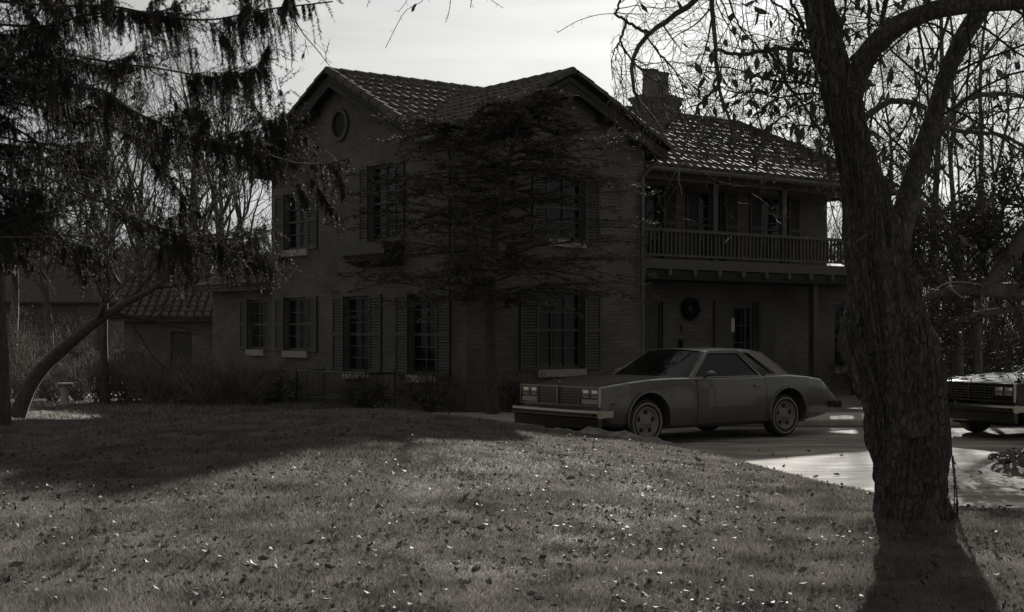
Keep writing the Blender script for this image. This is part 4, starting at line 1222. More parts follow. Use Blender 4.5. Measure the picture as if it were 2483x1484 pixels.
P, R = pr([(2062, 235, 58), (2078, 180, 54), (2108, 118, 52), (2150, 80, 50), (2200, 48, 48), (2262, 25, 46), (2350, 8, 44), (2482, 2, 42), (2640, -30, 36), (2900, -150, 24)], T0 - .1, T0 - .8)
bark_tube(tr, P, R, 18, .02, 3); PC, RC = P, R
# left lobe with the burl, merging into the base
P, R = pr([(2185, 1240, 60), (2165, 1150, 84), (2150, 1070, 96), (2142, 1000, 94), (2120, 930, 92), (2095, 880, 88), (2072, 835, 84), (2068, 790, 66), (2080, 735, 52), (2092, 690, 40), (2098, 640, 26)], T0 - .08, T0 - .04)
bark_tube(tr, P, R - .01, 90, .07, 4, .018)
P, R = pr([(2230, 1250, 50), (2240, 1170, 66), (2245, 1110, 74), (2262, 1020, 76), (2255, 930, 74), (2232, 850, 62), (2205, 770, 50), (2190, 700, 40)], T0 - .05)
bark_tube(tr, P, R - .012, 80, .055, 5, .018)
# root flare
for k, (dx, dy, s) in enumerate([(-.34, -.12, .10), (.33, -.14, .10), (.05, -.36, .10), (-.2, .3, .09), (.3, .22, .1)]):
    b0 = at(2212, 1240, T0); p = [b0 + np.array([dx*.3, dy*.3, .05]), b0 + np.array([dx*.65, dy*.65, -.10]), b0 + np.array([dx, dy, -.22]), b0 + np.array([dx*1.4, dy*1.4, -.34])]
    bark_tube(tr, p, [.15, s*1.0, s*.7, s*.35], 14, .03, 6+k)
trunk = tr.build('trunk', M['bark'], tree, smooth=True)
m = MB()   # healed knot disc facing the camera
kc = at(2222, 1030, T0 - .285); V = []; n = 24
for r, dep in ((.105, .05), (.10, .0), (.085, -.022), (.065, -.02), (.05, -.004), (.02, .0)):
    for k in range(n):
        t = 2*math.pi*k/n; q_ = 1+.10*math.sin(2*t+1)+.06*math.sin(5*t); V.append((kc[0]+r*.95*math.cos(t)*q_, kc[1]+dep*.7+.01, kc[2]+r*1.1*math.sin(t)*q_))
m.add(V, [(i*n+k, i*n+(k+1) % n, (i+1)*n+(k+1) % n, (i+1)*n+k) for i in range(5) for k in range(n)] + [[5*n+k for k in range(n)]])
m.build('knot', M['bark'], trunk, smooth=True)

limbs = Big()
branch_px = [  # traced limbs: (points, width0, width1, Y0, Y1)
    ([(1975, -300), (1850, -200), (1740, -110), (1722, 0), (1728, 60), (1736, 120), (1739, 207), (1750, 250), (1768, 292), (1788, 338), (1771, 410), (1768, 440)], 20, 4, 10.2, 9.3),
    ([(1733, 119), (1765, 128), (1790, 133), (1830, 126), (1868, 119), (1915, 119), (1962, 126)], 9, 10, 9.6, 10.2),
    ([(1930, -260), (1800, -130), (1690, -4), (1645, 31), (1603, 60), (1572, 85), (1534, 129), (1534, 156), (1527, 208), (1540, 235), (1565, 265), (1592, 297), (1615, 330), (1642, 392)], 22, 4, 10.3, 8.9),
    ([(1739, 215), (1715, 232), (1694, 253), (1678, 300), (1665, 345), (1642, 392), (1645, 440), (1655, 470)], 8, 3, 9.5, 8.9),
    ([(1575, 80), (1555, 72), (1520, 54), (1505, 42), (1488, 33), (1500, 18), (1508, -20)], 9, 5, 9.2, 9.0),
    ([(1518, 56), (1508, 80), (1501, 104), (1510, 116), (1538, 154), (1555, 173), (1585, 195), (1611, 217)], 7, 3, 9.2, 9.0),
    ([(1501, 104), (1492, 118), (1484, 128)], 4, 2, 9.1, 9.1),
    ([(1553, 71), (1575, 100), (1603, 137), (1634, 167), (1651, 198), (1664, 235), (1676, 272)], 5, 2, 9.2, 9.5),
    ([(1520, -60), (1726, -60), (1735, 15), (1770, 71), (1790, 105), (1803, 133), (1806, 180), (1800, 230)], 5, 2, 9.6, 9.9),
    ([(1757, -30), (1775, 30), (1790, 60), (1815, 92), (1840, 117), (1870, 160), (1900, 200), (1930, 235)], 5, 3, 9.6, 10.3),
    ([(1862, 119), (1885, 160), (1908, 207), (1932, 235), (1955, 265), (1975, 300), (2000, 335)], 8, 6, 10.0, 10.3),
    ([(1905, -40), (1915, 0), (1935, 35), (1950, 75), (1975, 110)], 7, 9, 10.0, 10.3),
    ([(1840, -40), (1865, 0), (1900, 22), (1926, 42), (1942, 62), (1955, 80)], 5, 7, 9.8, 10.3),
    ([(2085, 300), (2110, 270), (2160, 245), (2205, 245), (2245, 260), (2275, 290), (2290, 330)], 20, 8, 10.6, 11.5),
    ([(2290, 310), (2310, 270), (2340, 240), (2390, 228), (2440, 228), (2500, 238)], 16, 10, 11.6, 12.2),
    ([(2282, 305), (2330, 318), (2390, 322), (2430, 328), (2465, 345), (2510, 375)], 13, 8, 11.4, 12.0),
    ([(2100, 170), (2108, 100), (2106, 0), (2104, -60)], 10, 6, 10.2, 10.0),
    ([(2125, 95), (2140, 40), (2150, -30)], 12, 10, 10.2, 10.0),
    ([(2145, 430), (2120, 400), (2100, 370)], 4, 2, 10.2, 10.0),
    ([(2140, 290), (2180, 330), (2215, 370), (2240, 400)], 5, 3, 10.2, 10.6),
    ([(2000, 230), (1975, 225), (1920, 232), (1880, 240), (1840, 222), (1800, 228), (1770, 222), (1742, 208)], 6, 3, 10.3, 9.6),
    ([(2006, 262), (1960, 252), (1920, 268), (1895, 285), (1860, 270)], 6, 3, 10.3, 9.8),
    ([(2018, 330), (1990, 310), (1950, 303), (1900, 300), (1865, 300)], 5, 2, 10.3, 9.8),
    ([(1790, 338), (1830, 345), (1870, 350), (1880, 375)], 3, 2, 9.4, 9.6),
    ([(2500, 20), (2455, 60), (2420, 100), (2370, 160), (2320, 205), (2290, 225)], 5, 3, 9.8, 10.4),
    ([(1655, 398), (1690, 410), (1740, 440), (1790, 452), (1840, 448), (1880, 430)], 2.5, 1.5, 9.0, 9.2),
]
LP, LR = [], []
for pts, w0, w1, Y0, Y1 in branch_px:
    p = smooth_poly(trace(pts, Y0, Y1), 26, 1); p += RNG.normal(size=p.shape)*.004
    r = np.linspace(w0, w1, 26) * p[:, 1] / F / 2
    LP.append(p); LR.append(r)
LP = np.array(LP); LR = np.array(LR)
limbs.tubes(LP, LR, 8)
limb_o = limbs.build('limbs', M['bark2'], tree, smooth=True)
# twigs: drooping, arching
tw = Big()
T1, R1 = grow(LP, LR, 9, .75, K=9, ang=(30, 80), wob=.16, lift=-.05, rr=.38, tip=.3, rmin=.0035)
big_src = np.stack([smooth_poly(q, 26, 1) for q in (PA[-9:], PB[3:], PC[2:])]); big_r = np.full((3, 26), .03)
T1b, R1b = grow(big_src, big_r, 25, 1.5, K=9, ang=(40, 95), wob=.15, lift=-.05, rr=.35, tip=.25, shrink=0, rmin=.005)
# upper crown out of frame, which throws the broken shade on the lawn by the trunk
src_up = np.stack([smooth_poly(PA[-5:], 26, 1)] * 2 + [smooth_poly(PB[-4:], 26, 1)] * 2); up_r = np.full((4, 26), .06)
U1_, UR1 = grow(src_up, up_r, 10, 2.6, K=9, ang=(35, 80), wob=.1, lift=.02, rr=.5, tip=.3, shrink=.2, rmin=.01)
U2_, UR2 = grow(U1_, UR1, 7, 1.3, K=7, ang=(30, 60), wob=.12, rr=.5, rmin=.004)
tw.tubes(U1_, UR1, 5); tw.tubes(U2_, UR2, 4)
T1 = np.concatenate([T1, T1b]); R1 = np.concatenate([R1, R1b])
T2, R2 = grow(T1, R1, 5, .5, K=7, ang=(25, 70), wob=.2, lift=-.07, rr=.6, rmin=.0022)
T3, R3 = grow(T2, R2, 3, .2, K=5, ang=(30, 70), wob=.2, lift=-.06, rr=.7, rmin=.0016)
def not_over_roof(P):   # leave the open sky left of the limbs clear
    px = 1241 + F*P[:, :, 0]/P[:, :, 1]
    py = 800 - F*(P[:, :, 2]-EYE)/P[:, :, 1]
    hang = (px < 2010) & (py > 400)
    return (px.min(1) > 1478) & (~hang.any(1) | (RNG.random(len(P)) < .12))
for P_, R_, n_ in ((T1, R1, 4), (T2, R2, 3), (T3, R3, 3)):
    k = not_over_roof(P_); tw.tubes(P_[k], R_[k], n_)
tw.build('twigs', M['twig'], tree)
lf = Big()
pos, _ = along(T2[not_over_roof(T2)], 1); px = 1241 + F*pos[:, 0]/pos[:, 1]
keep = RNG.random(len(pos)) < np.clip((px-1600)/300, .12, 1)
leaves(lf, pos[keep], .10, .7)
pos, _ = along(U2_, 3); leaves(lf, pos[RNG.random(len(pos)) < .8], .09, .3)
n = 170; q = RNG.normal(size=(n, 3))*np.array([.025, .05, .13]) + at(2010, 385, T0-.1); leaves(lf, q, .05, .3)
lf.build('leaves', M['leaf'], tree)

# thin twigs that dip into the frame from overhead
oh = empty('overhanging_twigs', tuple(at(740, -100, 9)), 'thin bare twigs dipping into the sky from above the left gable', 'branch')
b = Big()
ps = [([(660, -120), (690, -40), (700, 0), (710, 40), (735, 85), (765, 115), (800, 162)], 6), ([(690, -60), (640, 10), (590, 45), (578, 100), (566, 170)], 3), ([(706, 60), (708, 110), (707, 165)], 2.5),
      ([(790, 150), (790, 130), (797, 105)], 2), ([(740, 95), (742, 115), (735, 130)], 2)]
for p, w in ps:
    b = Big(); Q = smooth_poly(trace(p, 9, 8.6), 14, 1)[None]; Rq = (np.linspace(w, 1.6, 14)*9/F/2)[None]
    b.tubes(Q, Rq, 5); a1, r1 = grow(Q, Rq, 8, .08, K=4, ang=(40, 80), rmin=.0018, rr=.6); b.tubes(a1, r1, 3); b.build('twig', M['twig'], oh)
b = Big(); leaves(b, np.stack([at(738, 128, 8.9), at(732, 132, 8.9)]), .07, 0); b.build('leaves', M['leaf'], oh)
oh = empty('overhanging_twigs', tuple(at(1150, -120, 9)), 'fine twigs hanging from the top edge between the two roof peaks', 'branch')
b = Big()
ps = [([(1060, -120), (1030, 0), (1022, 10), (985, 18), (970, 45), (955, 75), (934, 117)], 2.2), ([(1080, -120), (1094, -10), (1090, 20), (1085, 45), (1080, 55)], 2.5), ([(1150, -80), (1143, 0), (1140, 20)], 3), ([(1160, -60), (1190, 0), (1205, 10), (1220, 20)], 2), ([(1490, 33), (1450, 35), (1400, 50), (1375, 65), (1350, 80)], 1.8), ([(900, -40), (897, -5), (890, 15)], 2), ([(1060, -90), (1000, -30), (985, 5), (965, 30)], 2)]
for p, w in ps:
    b = Big(); Q = smooth_poly(trace(p, 9, 8.8), 14, 1)[None]; Rq = (np.linspace(w, 1.4, 14)*9/F/2)[None]
    b.tubes(Q, Rq, 4); a1, r1 = grow(Q, Rq, 6, .05, K=3, ang=(40, 80), rmin=.0014, rr=.6); b.tubes(a1, r1, 3); b.build('twig', M['twig'], oh)
b = Big(); leaves(b, np.stack([at(x, y, 8.9) for x, y in ((1002, 8), (1010, 8), (1006, 20), (995, 14))]), .05, .3); b.build('leaves', M['leaf'], oh)

# thin vine beside the trunk
vn = empty('thin_vine', tuple(at(2318, 1300, 9.6)), 'thin stiff stems rising from the grass right beside the big trunk', 'plant')
b = Big(); ps = [[(2318, 1305), (2312, 1240), (2315, 1180), (2308, 1120), (2306, 1075)], [(2322, 1305), (2322, 1230), (2316, 1160), (2310, 1105)], [(2326, 1310), (2318, 1260), (2319, 1200)]]
Q = np.array([smooth_poly(trace(p, 9.6), 12, 1) for p in ps]); b.tubes(Q, np.full((3, 12), .0045), 5); a1, r1 = grow(Q, np.full((3, 12), .004), 8, .05, K=3, ang=(40, 80), rmin=.0025); b.tubes(a1, r1, 3)
b.build('stem', M['twig'], vn)
b = Big(); pos, _ = along(Q, 6); leaves(b, pos, .035, 0); b.build('leaves', M['leaf'], vn)

# tufts of taller growth at the foot of the big tree
b = Big(); n = 9000; a = RNG.random(n)*6.283; q = .30 + np.abs(RNG.normal(size=n))*.16
X = 2.74 + q*np.cos(a); Y = 9.7 + q*np.sin(a); Z = ground_z(X, Y); Hh = RNG.uniform(.04, .11, n)*np.exp(-(q-.3)*2.2)
base = np.stack([X, Y, Z], 1); sd = RNG.normal(size=(n, 3)); sd[:, 2] = 0; sd /= np.linalg.norm(sd, axis=1, keepdims=True)
tip = base + np.stack([RNG.normal(size=n)*.03, RNG.normal(size=n)*.03, Hh], 1)
b.tris(np.stack([base-sd*.004, base+sd*.004, tip], 1).reshape(-1, 3), np.arange(3*n).reshape(-1, 3))
tag(b.build('trunk_grass', M['grass']), 'longer grass round the foot of the big forked tree', 'grass', kind='stuff')

# ------------------------------------------------------------------ the weeping spruce on the left
sp = empty('spruce_tree', (-5.9, 12.2, gz(-5.9, 12.2)), 'dark spruce with long drooping boughs filling the upper left', 'tree')
SY = 12.2
tb = Big()
bark_tube(tb, [(-5.9, SY, -.1), (-5.9, SY, 2), (-5.85, SY, 5), (-5.85, SY, 9), (-5.8, SY, 13)], [.34, .29, .24, .17, .06], 22, .03, 20, .08)
tb.build('trunk', M['sbark'], sp, smooth=True)
bough_px = [
    ([(-430, -60), (-200, -40), (0, 5), (150, 15), (260, 12), (420, 45), (520, 50), (590, 34), (660, 20), (740, 12), (806, 4)], 9, 12.2, 10.8, 90),
    ([(-430, 20), (-150, 40), (0, 60), (80, 64), (135, 62), (200, 35), (300, 28), (400, 30), (470, -10)], 10, 12.2, 11.4, 85),
    ([(-430, 60), (-150, 70), (0, 82), (50, 92), (90, 112), (170, 145), (240, 165), (300, 180)], 13, 12.2, 12.6, 85),
    ([(-430, 130), (-100, 110), (150, 130), (290, 155), (380, 165), (450, 178), (520, 190), (590, 180), (655, 163)], 9, 12.2, 11.2, 95),
    ([(-430, 190), (-150, 180), (0, 183), (100, 200), (200, 213), (250, 216), (280, 235), (310, 265), (400, 305), (480, 340), (560, 350), (640, 370), (700, 395), (780, 402), (850, 384)], 12, 12.2, 10.9, 105),
    ([(-430, 250), (-150, 240), (0, 243), (60, 255), (120, 262), (200, 288), (260, 300), (310, 325), (360, 350), (430, 352), (500, 340), (560, 345), (615, 320)], 11, 12.2, 12.8, 90),
    ([(110, 260), (160, 263), (230, 290), (290, 318), (350, 352), (410, 430), (450, 480), (490, 525)], 8, 12.3, 13.0, 45),
    ([(-430, 300), (-150, 290), (20, 300), (60, 325), (150, 385), (200, 430), (262, 456), (290, 500)], 10, 12.2, 12.0, 70),
    ([(-430, 400), (-150, 370), (0, 378), (120, 432), (200, 472), (290, 505), (340, 535), (400, 557), (500, 578), (600, 580), (650, 575)], 10, 12.2, 11.6, 105),
    ([(-430, 560), (-150, 545), (0, 540), (60, 522), (150, 512), (250, 508), (330, 530), (380, 560)], 7, 12.2, 12.9, 90),
    ([(-430, 610), (-200, 580), (0, 575), (100, 575), (180, 590), (220, 600)], 7, 12.2, 11.8, 60),
    ([(-300, 450), (0, 455), (100, 470), (150, 500)], 6, 12.5, 13.5, 70),
    ([(280, 505), (350, 560), (430, 590), (520, 595), (600, 610), (660, 640)], 7, 12.0, 12.7, 75),
    ([(-430, -150), (-100, -110), (200, -70), (400, -60), (560, -40), (650, -30)], 9, 12.2, 11.6, 80),
    ([(-430, -100), (-100, -60), (100, -30), (250, -50)], 9, 12.2, 13.4, 90),
    ([(0, 330), (60, 345), (130, 350), (200, 370), (240, 400)], 6, 12.8, 13.6, 85),
    ([(-200, 120), (0, 130), (60, 160), (120, 215), (180, 250)], 6, 12.8, 13.6, 90),
    ([(560, 350), (640, 345), (700, 330), (640, 300), (655, 290)], 4, 11.5, 11.9, 40),
]
rb = np.random.default_rng(61)
for k in range(6):      # inner boughs further back in the crown
    y0 = rb.uniform(-80, 560); x1 = rb.uniform(60, 330) if y0 < 430 else rb.uniform(60, 260); sl = rb.uniform(-.05, .35)
    bough_px.append(([(-430, y0-30), (-150, y0-10), (0, y0), (x1*.5, y0+x1*.5*sl), (x1, y0+x1*sl+rb.uniform(-15, 25))], 7, 12.3, rb.uniform(12.6, 14.6), 80))
BP = []; BR = []; droop_len = []
for pts, w, Y0, Y1, dl in bough_px:
    p = smooth_poly(trace(pts, Y0, Y1), 40, 1); BP.append(p); BR.append(np.linspace(w, 3, 40)*12/F/2); droop_len.append(dl*12/F)
BP = np.array(BP); BR = np.array(BR)
bb = Big(); bb.tubes(BP, BR, 7)
# side boughs fanning out nearly level
S1, SR1 = grow(BP, BR, 22, .7, K=9, ang=(35, 65), tmin=.2, wob=.06, lift=-.02, rr=.4, tip=.3, shrink=.5, rmin=.003)
S1[:, :, 2] = S1[:, :1, 2] + (S1[:, :, 2]-S1[:, :1, 2])*RNG.uniform(.2, 1.0, (len(S1), 1))
bb.tubes(S1, SR1, 4)
bb.build('boughs', M['sbark'], sp, smooth=True)
nb = Big()
def droops(P, m, L, jit=.35, down=1.0):
    """hanging branchlets set along a bough"""
    pos, T = along(P, m); N = len(pos)
    nz_ = vnoise(pos[:, 0]*2.2+31, pos[:, 2]*2.2+pos[:, 1]*1.3+7, .8, 5); kp = nz_ > .30 + .25*RNG.random(N); pos, T = pos[kp], T[kp]; N = len(pos)
    d = np.stack([RNG.normal(size=N)*.10, RNG.normal(size=N)*.10, -np.ones(N)*down], 1) + T*.25
    d /= np.linalg.norm(d, axis=1, keepdims=True); K = 7
    l = L * (.12 + 1.05*RNG.random(N)**1.5) * (.25 + 1.5*vnoise(pos[:, 0]*2+9, pos[:, 1]*3+pos[:, 2], .8, 2))
    pts = [pos]
    for k in range(K-1):
        dd = d + np.array([0, 0, -.12*k]) + RNG.normal(size=d.shape)*.06; dd /= np.linalg.norm(dd, axis=1, keepdims=True)
        pts.append(pts[-1] + dd*(l/(K-1))[:, None])
    return np.stack(pts, 1)
def needles(big, P, per, L, W, spread=.8):
    pos, T = along(P, per); N = len(pos)
    r = RNG.normal(size=(N, 3)); r -= (r*T).sum(1, keepdims=True)*T; r /= np.linalg.norm(r, axis=1, keepdims=True)
    d = T*.75 + r*spread; d /= np.linalg.norm(d, axis=1, keepdims=True)
    s = np.cross(d, RNG.normal(size=(N, 3))); s /= np.linalg.norm(s, axis=1, keepdims=True)
    l = L*RNG.uniform(.6, 1.2, N)[:, None]
    big.tris(np.stack([pos - s*W, pos + s*W, pos + d*l], 1).reshape(-1, 3), np.arange(3*N).reshape(-1, 3))
D_all = []
for k in range(len(BP)):
    L = droop_len[k]
    ln = np.linalg.norm(np.diff(BP[k, 8:], axis=0), axis=1).sum(); D_all.append(droops(BP[k:k+1, 8:], int(80*ln), L)); D_all.append(droops(S1[k*22:(k+1)*22], int(7*ln+2), L*.7))
D = np.concatenate(D_all)
S2, SR2 = grow(S1, SR1, 7, .26, K=6, ang=(30, 65), tmin=.1, wob=.12, lift=-.16, rr=.5, rmin=.0018, shrink=.3)
nb.tubes(S2, SR2, 3)
needles(nb, S2, 46, .034, .0026, .9)
nb.tubes(D, np.broadcast_to(np.linspace(.003, .0012, 7), (len(D), 7)), 3)
needles(nb, D, 80, .036, .0026)
needles(nb, S1, 110, .03, .0026)
needles(nb, BP[:, 12:], 420, .03, .0018)
nb.build('needles', M['needle'], sp)
print('SPRUCE droops', len(D))

# ------------------------------------------------------------------ the layered evergreen in front of the house
HY = 25.8
hz = gz((1190-1241)*HY/F, HY)
he = empty('hemlock_tree', ((1190-1241)*HY/F, HY, hz), 'dark layered evergreen standing close in front of the gable corner', 'tree')
x0 = (1190-1241)*HY/F
b = Big()
hp = [(x0+.02, HY, -.05), (x0, HY, 1), (x0-.02, HY, 2.2), (x0+.1, HY, 3.6), (x0+.35, HY, 4.8), (x0+.62, HY+.1, 6.0)]
bark_tube(b, hp, [.13, .105, .09, .07, .045, .012], 16, .015, 31, .08)
hp2 = [(x0-.02, HY, 2.0), (x0-.3, HY-.1, 3.2), (x0-.45, HY-.1, 4.6), (x0-.5, HY, 5.3)]
bark_tube(b, hp2, [.07, .06, .035, .01], 12, .01, 32, .08)
b.build('trunk', M['sbark'], he, smooth=True)
bb = Big(); nb = Big()
src = np.stack([smooth_poly(np.array(hp)[2:], 30), smooth_poly(np.array(hp)[2:], 30), smooth_poly(np.array(hp2), 30)])
B1, BR1 = [], []
r_ = np.random.default_rng(77)
def width_at(z, side_):      # crown outline read from the photo (metres from the trunk), taken as a body of revolution with two flanks
    zz = [1.9, 2.4, 2.9, 3.5, 4.2, 4.8, 5.4, 6.0]
    return np.interp(z, zz, [1.6, 2.9, 2.8, 3.0, 2.7, 2.3, 1.4, .2]) if side_ > 0 else np.interp(z, zz, [1.6, 3.1, 2.9, 3.0, 2.9, 2.3, 1.1, .15])
for k in range(180):
    z = r_.uniform(2.0, 5.9); s = src[r_.integers(0, 3)]; i = int(np.argmin(np.abs(s[:, 2]-z))); p = s[i]
    a = r_.random()*6.283; w = width_at(z, math.cos(a)) * r_.uniform(.6, 1.08) * (1 if abs(math.cos(a)) > .7 else (.35 if math.sin(a) > 0 else .75))*1.06
    q = [p]; d = np.array([math.cos(a), math.sin(a)*(.5 if math.sin(a) > 0 else .8), .28 - .1*r_.random()])
    for j in range(9): d = d + np.array([0, 0, -.045]) + r_.normal(size=3)*.05; q.append(q[-1] + d/np.linalg.norm(d)*w/9)
    B1.append(q); BR1.append(np.linspace(.016, .004, 10))
B1 = np.array(B1); BR1 = np.array(BR1); bb.tubes(B1, BR1, 4)
C1, CR1 = grow(B1, BR1, 11, .55, K=6, ang=(35, 60), tmin=.25, wob=.06, lift=-.01, rr=.5, rmin=.003, shrink=.45)
C1[:, :, 2] = C1[:, :1, 2] + (C1[:, :, 2]-C1[:, :1, 2])*.35
bb.tubes(C1, CR1, 3)
bb.build('branches', M['sbark'], he)
C2, CR2 = grow(C1, CR1, 6, .16, K=4, ang=(30, 60), wob=.08, rr=.6, rmin=.002)
C2[:, :, 2] = C2[:, :1, 2] + (C2[:, :, 2]-C2[:, :1, 2])*.5
def flat_sprays(big, P, per, L, W):
    pos, T = along(P, per); N = len(pos)
    r = np.cross(T, np.array([0, 0, 1.])) * RNG.choice([-1, 1], N)[:, None]; d = T*.6 + r*.9 + RNG.normal(size=(N, 3))*.25; d /= np.linalg.norm(d, axis=1, keepdims=True)
    s = np.cross(d, np.array([0, 0, 1.]) + RNG.normal(size=(N, 3))*.3); s /= np.linalg.norm(s, axis=1, keepdims=True)
    l = L*RNG.uniform(.5, 1.2, N)[:, None]
    V = np.stack([pos, pos + d*l*.5 + s*W, pos + d*l, pos + d*l*.5 - s*W], 1).reshape(-1, 3)
    big.quads(V, np.arange(4*N).reshape(-1, 4))
flat_sprays(nb, C2, 9, .06, .010); flat_sprays(nb, C1, 20, .07, .011); flat_sprays(nb, B1[:, 4:], 40, .07, .011)
nb.build('foliage', M['hemlock'], he)

# ------------------------------------------------------------------ bare trees behind
def bare_tree(name, base, height, r0, label, cat='tree', group=None, lean=(0, 0), n=(9, 6, 5), spread=(25, 50), seed=1, trunk_pts=None, lift=.05, leafy=0, tmin=.3, twig=.006, bm='bark2'):
    global RNG
    old = RNG; RNG = np.random.default_rng(seed)
    e = empty(name, base, label, cat, group)
    b = np.array(base)
    if trunk_pts is None:
        K = 14; t = np.linspace(0, 1, K); w = np.cumsum(RNG.normal(size=(K, 2))*.012*height, axis=0)
        tp = np.stack([b[0] + lean[0]*t*height + w[:, 0]*t, b[1] + lean[1]*t*height + w[:, 1]*t, b[2] - .1 + t*height], 1)
    else: tp = smooth_poly(np.array(trunk_pts), 20, 1)
    K = len(tp); rad = r0*(1 - np.linspace(0, 1, K)*.88)
    tb = Big(); bark_tube(tb, tp, rad, 10, r0*.12, seed, .25)
    tb.build('trunk', M[bm], e, smooth=True)
    cb2 = Big()
    P1, R1 = grow(tp[None], rad[None], n[0], height*.5, K=10, ang=spread, tmin=tmin, wob=.09, lift=lift, rr=.55, tip=.22, shrink=.55, rmin=twig)
    P2, R2 = grow(P1, R1, n[1], height*.22, K=7, ang=(25, 55), wob=.12, lift=lift, rr=.5, tip=.3, rmin=twig*.7)
    P3, R3 = grow(P2, R2, n[2], height*.10, K=5, ang=(25, 60), wob=.15, lift=lift*.5, rr=.55, rmin=twig*.5)
    cb2.tubes(P1, R1, 6); cb2.tubes(P2, R2, 4); cb2.tubes(P3, R3, 3)
    if leafy:
        pos, _ = along(P3, leafy); leaves(cb2, pos[RNG.random(len(pos)) < .5], .09)
    cb2.build('crown', M['twig'], e)
    RNG = old
    return e
def base_px(px, Y, dz=0): x = (px-1241)*Y/F; return (x, Y, gz(x, Y)+dz)
# leaning small tree and the trunk at the very left
bt = [at(42, 1012, 24), at(60, 950, 24), at(95, 890, 24), at(160, 840, 24), at(235, 775, 24), at(300, 735, 24.2), at(380, 700, 24.5), at(430, 660, 24.8), at(450, 610, 25)]
bare_tree('leaning_tree', tuple(bt[0]), 5.5, .15, 'small dark tree leaning right over the left hedge', seed=41, trunk_pts=bt, n=(8, 6, 5), tmin=.45, lift=.06, twig=.006, bm='sbark')
bt = [at(230, 780, 24.1), at(262, 720, 24.2), at(266, 640, 24.3), at(262, 560, 24.4), at(275, 470, 24.6), at(300, 380, 24.8)]
bt2 = [at(210, 790, 24), *bt]
bare_tree('upright_tree', base_px(255, 30), 5.0, .10, 'slim bare tree rising upright behind the leaning tree', seed=42, n=(6, 5, 4), tmin=.4, bm='sbark')
bare_tree('bare_tree', base_px(-5, 21), 6.5, .2, 'dark trunk cut off by the left edge of the picture', seed=43, n=(5, 3, 3), tmin=.55, bm='sbark')
left = [(120, 44, 8, .16), (235, 46, 10, .22), (318, 50, 9, .2), (420, 52, 11, .16), (480, 56, 12, .22), (560, 60, 13, .22), (610, 66, 14, .2), (30, 50, 10, .2), (180, 64, 12, .25), (370, 70, 13, .22), (520, 80, 15, .25), (80, 80, 13, .25), (-60, 60, 13, .25)]
ORD = ['leftmost', 'second from the left', 'third from the left', 'fourth from the left', 'fifth from the left', 'sixth from the left', 'seventh from the left', 'eighth from the left', 'ninth from the left', 'tenth from the left', 'eleventh from the left', 'twelfth from the left', 'thirteenth from the left', 'fourteenth from the left', 'fifteenth from the left', 'sixteenth from the left', 'seventeenth from the left', 'eighteenth from the left', 'rightmost']
left.sort(key=lambda t: t[0])
for k, (px, Y, h, r) in enumerate(left):
    bare_tree('bare_tree', base_px(px, Y), h, r, 'bare tree, ' + ORD[k] + ' of those behind the outbuilding', 'tree', 'bare trees behind the outbuilding', seed=100+k, n=(11, 8, 6), lift=.08, lean=(RNG.normal()*.06, 0), twig=.006)
right = [(2272, 33, 13, .24, 2), (2330, 30, 10, .20, 0), (2372, 31, 11, .20, 0), (2405, 42, 15, .22, 0), (2215, 45, 13, .15, 0), (2160, 52, 13, .15, 0), (2460, 48, 14, .22, 0), (2300, 55, 15, .2, 0), (2420, 60, 15, .22, 0), (2100, 62, 13, .16, 0), (2360, 70, 17, .22, 0), (2200, 75, 17, .2, 0), (2040, 70, 12, .16, 0), (1960, 75, 11, .16, 0), (2520, 50, 15, .25, 0), (2480, 75, 17, .25, 0)]
right += [(2010, 44, 11.5, .2, 1), (2075, 46, 12, .2, 1), (2130, 43, 11.3, .2, 1), (1935, 50, 12.5, .2, 1)]
right = [(px, Y, min(h, (Y-17)*.42) if k > 2 else h, r, q) for k, (px, Y, h, r, q) in enumerate(right)]
rk = {px: i for i, px in enumerate(sorted(t[0] for t in right[3:]))}
ORD.insert(18, 'nineteenth from the left')
for k, (px, Y, h, r, lf_) in enumerate(right):
    bare_tree('bare_tree', base_px(px, Y), h, r*.45, 'bare tree, ' + ORD[rk[px]] + ' in the wood on the right' if k > 2 else ('thick bare trunk rising just right of the fork of the big tree', 'slightly leaning dark trunk above the far car, left of its neighbour', 'straight dark trunk above the far car, right of its neighbour')[k],
              'tree', 'bare trees in the wood on the right' if k > 2 else None, seed=200+k, n=(10, 7, 5), lift=.05, lean=((-.03, -.05, 0, .06)[k] if k < 4 else RNG.normal()*.05, 0), twig=.007, spread=(30, 65))

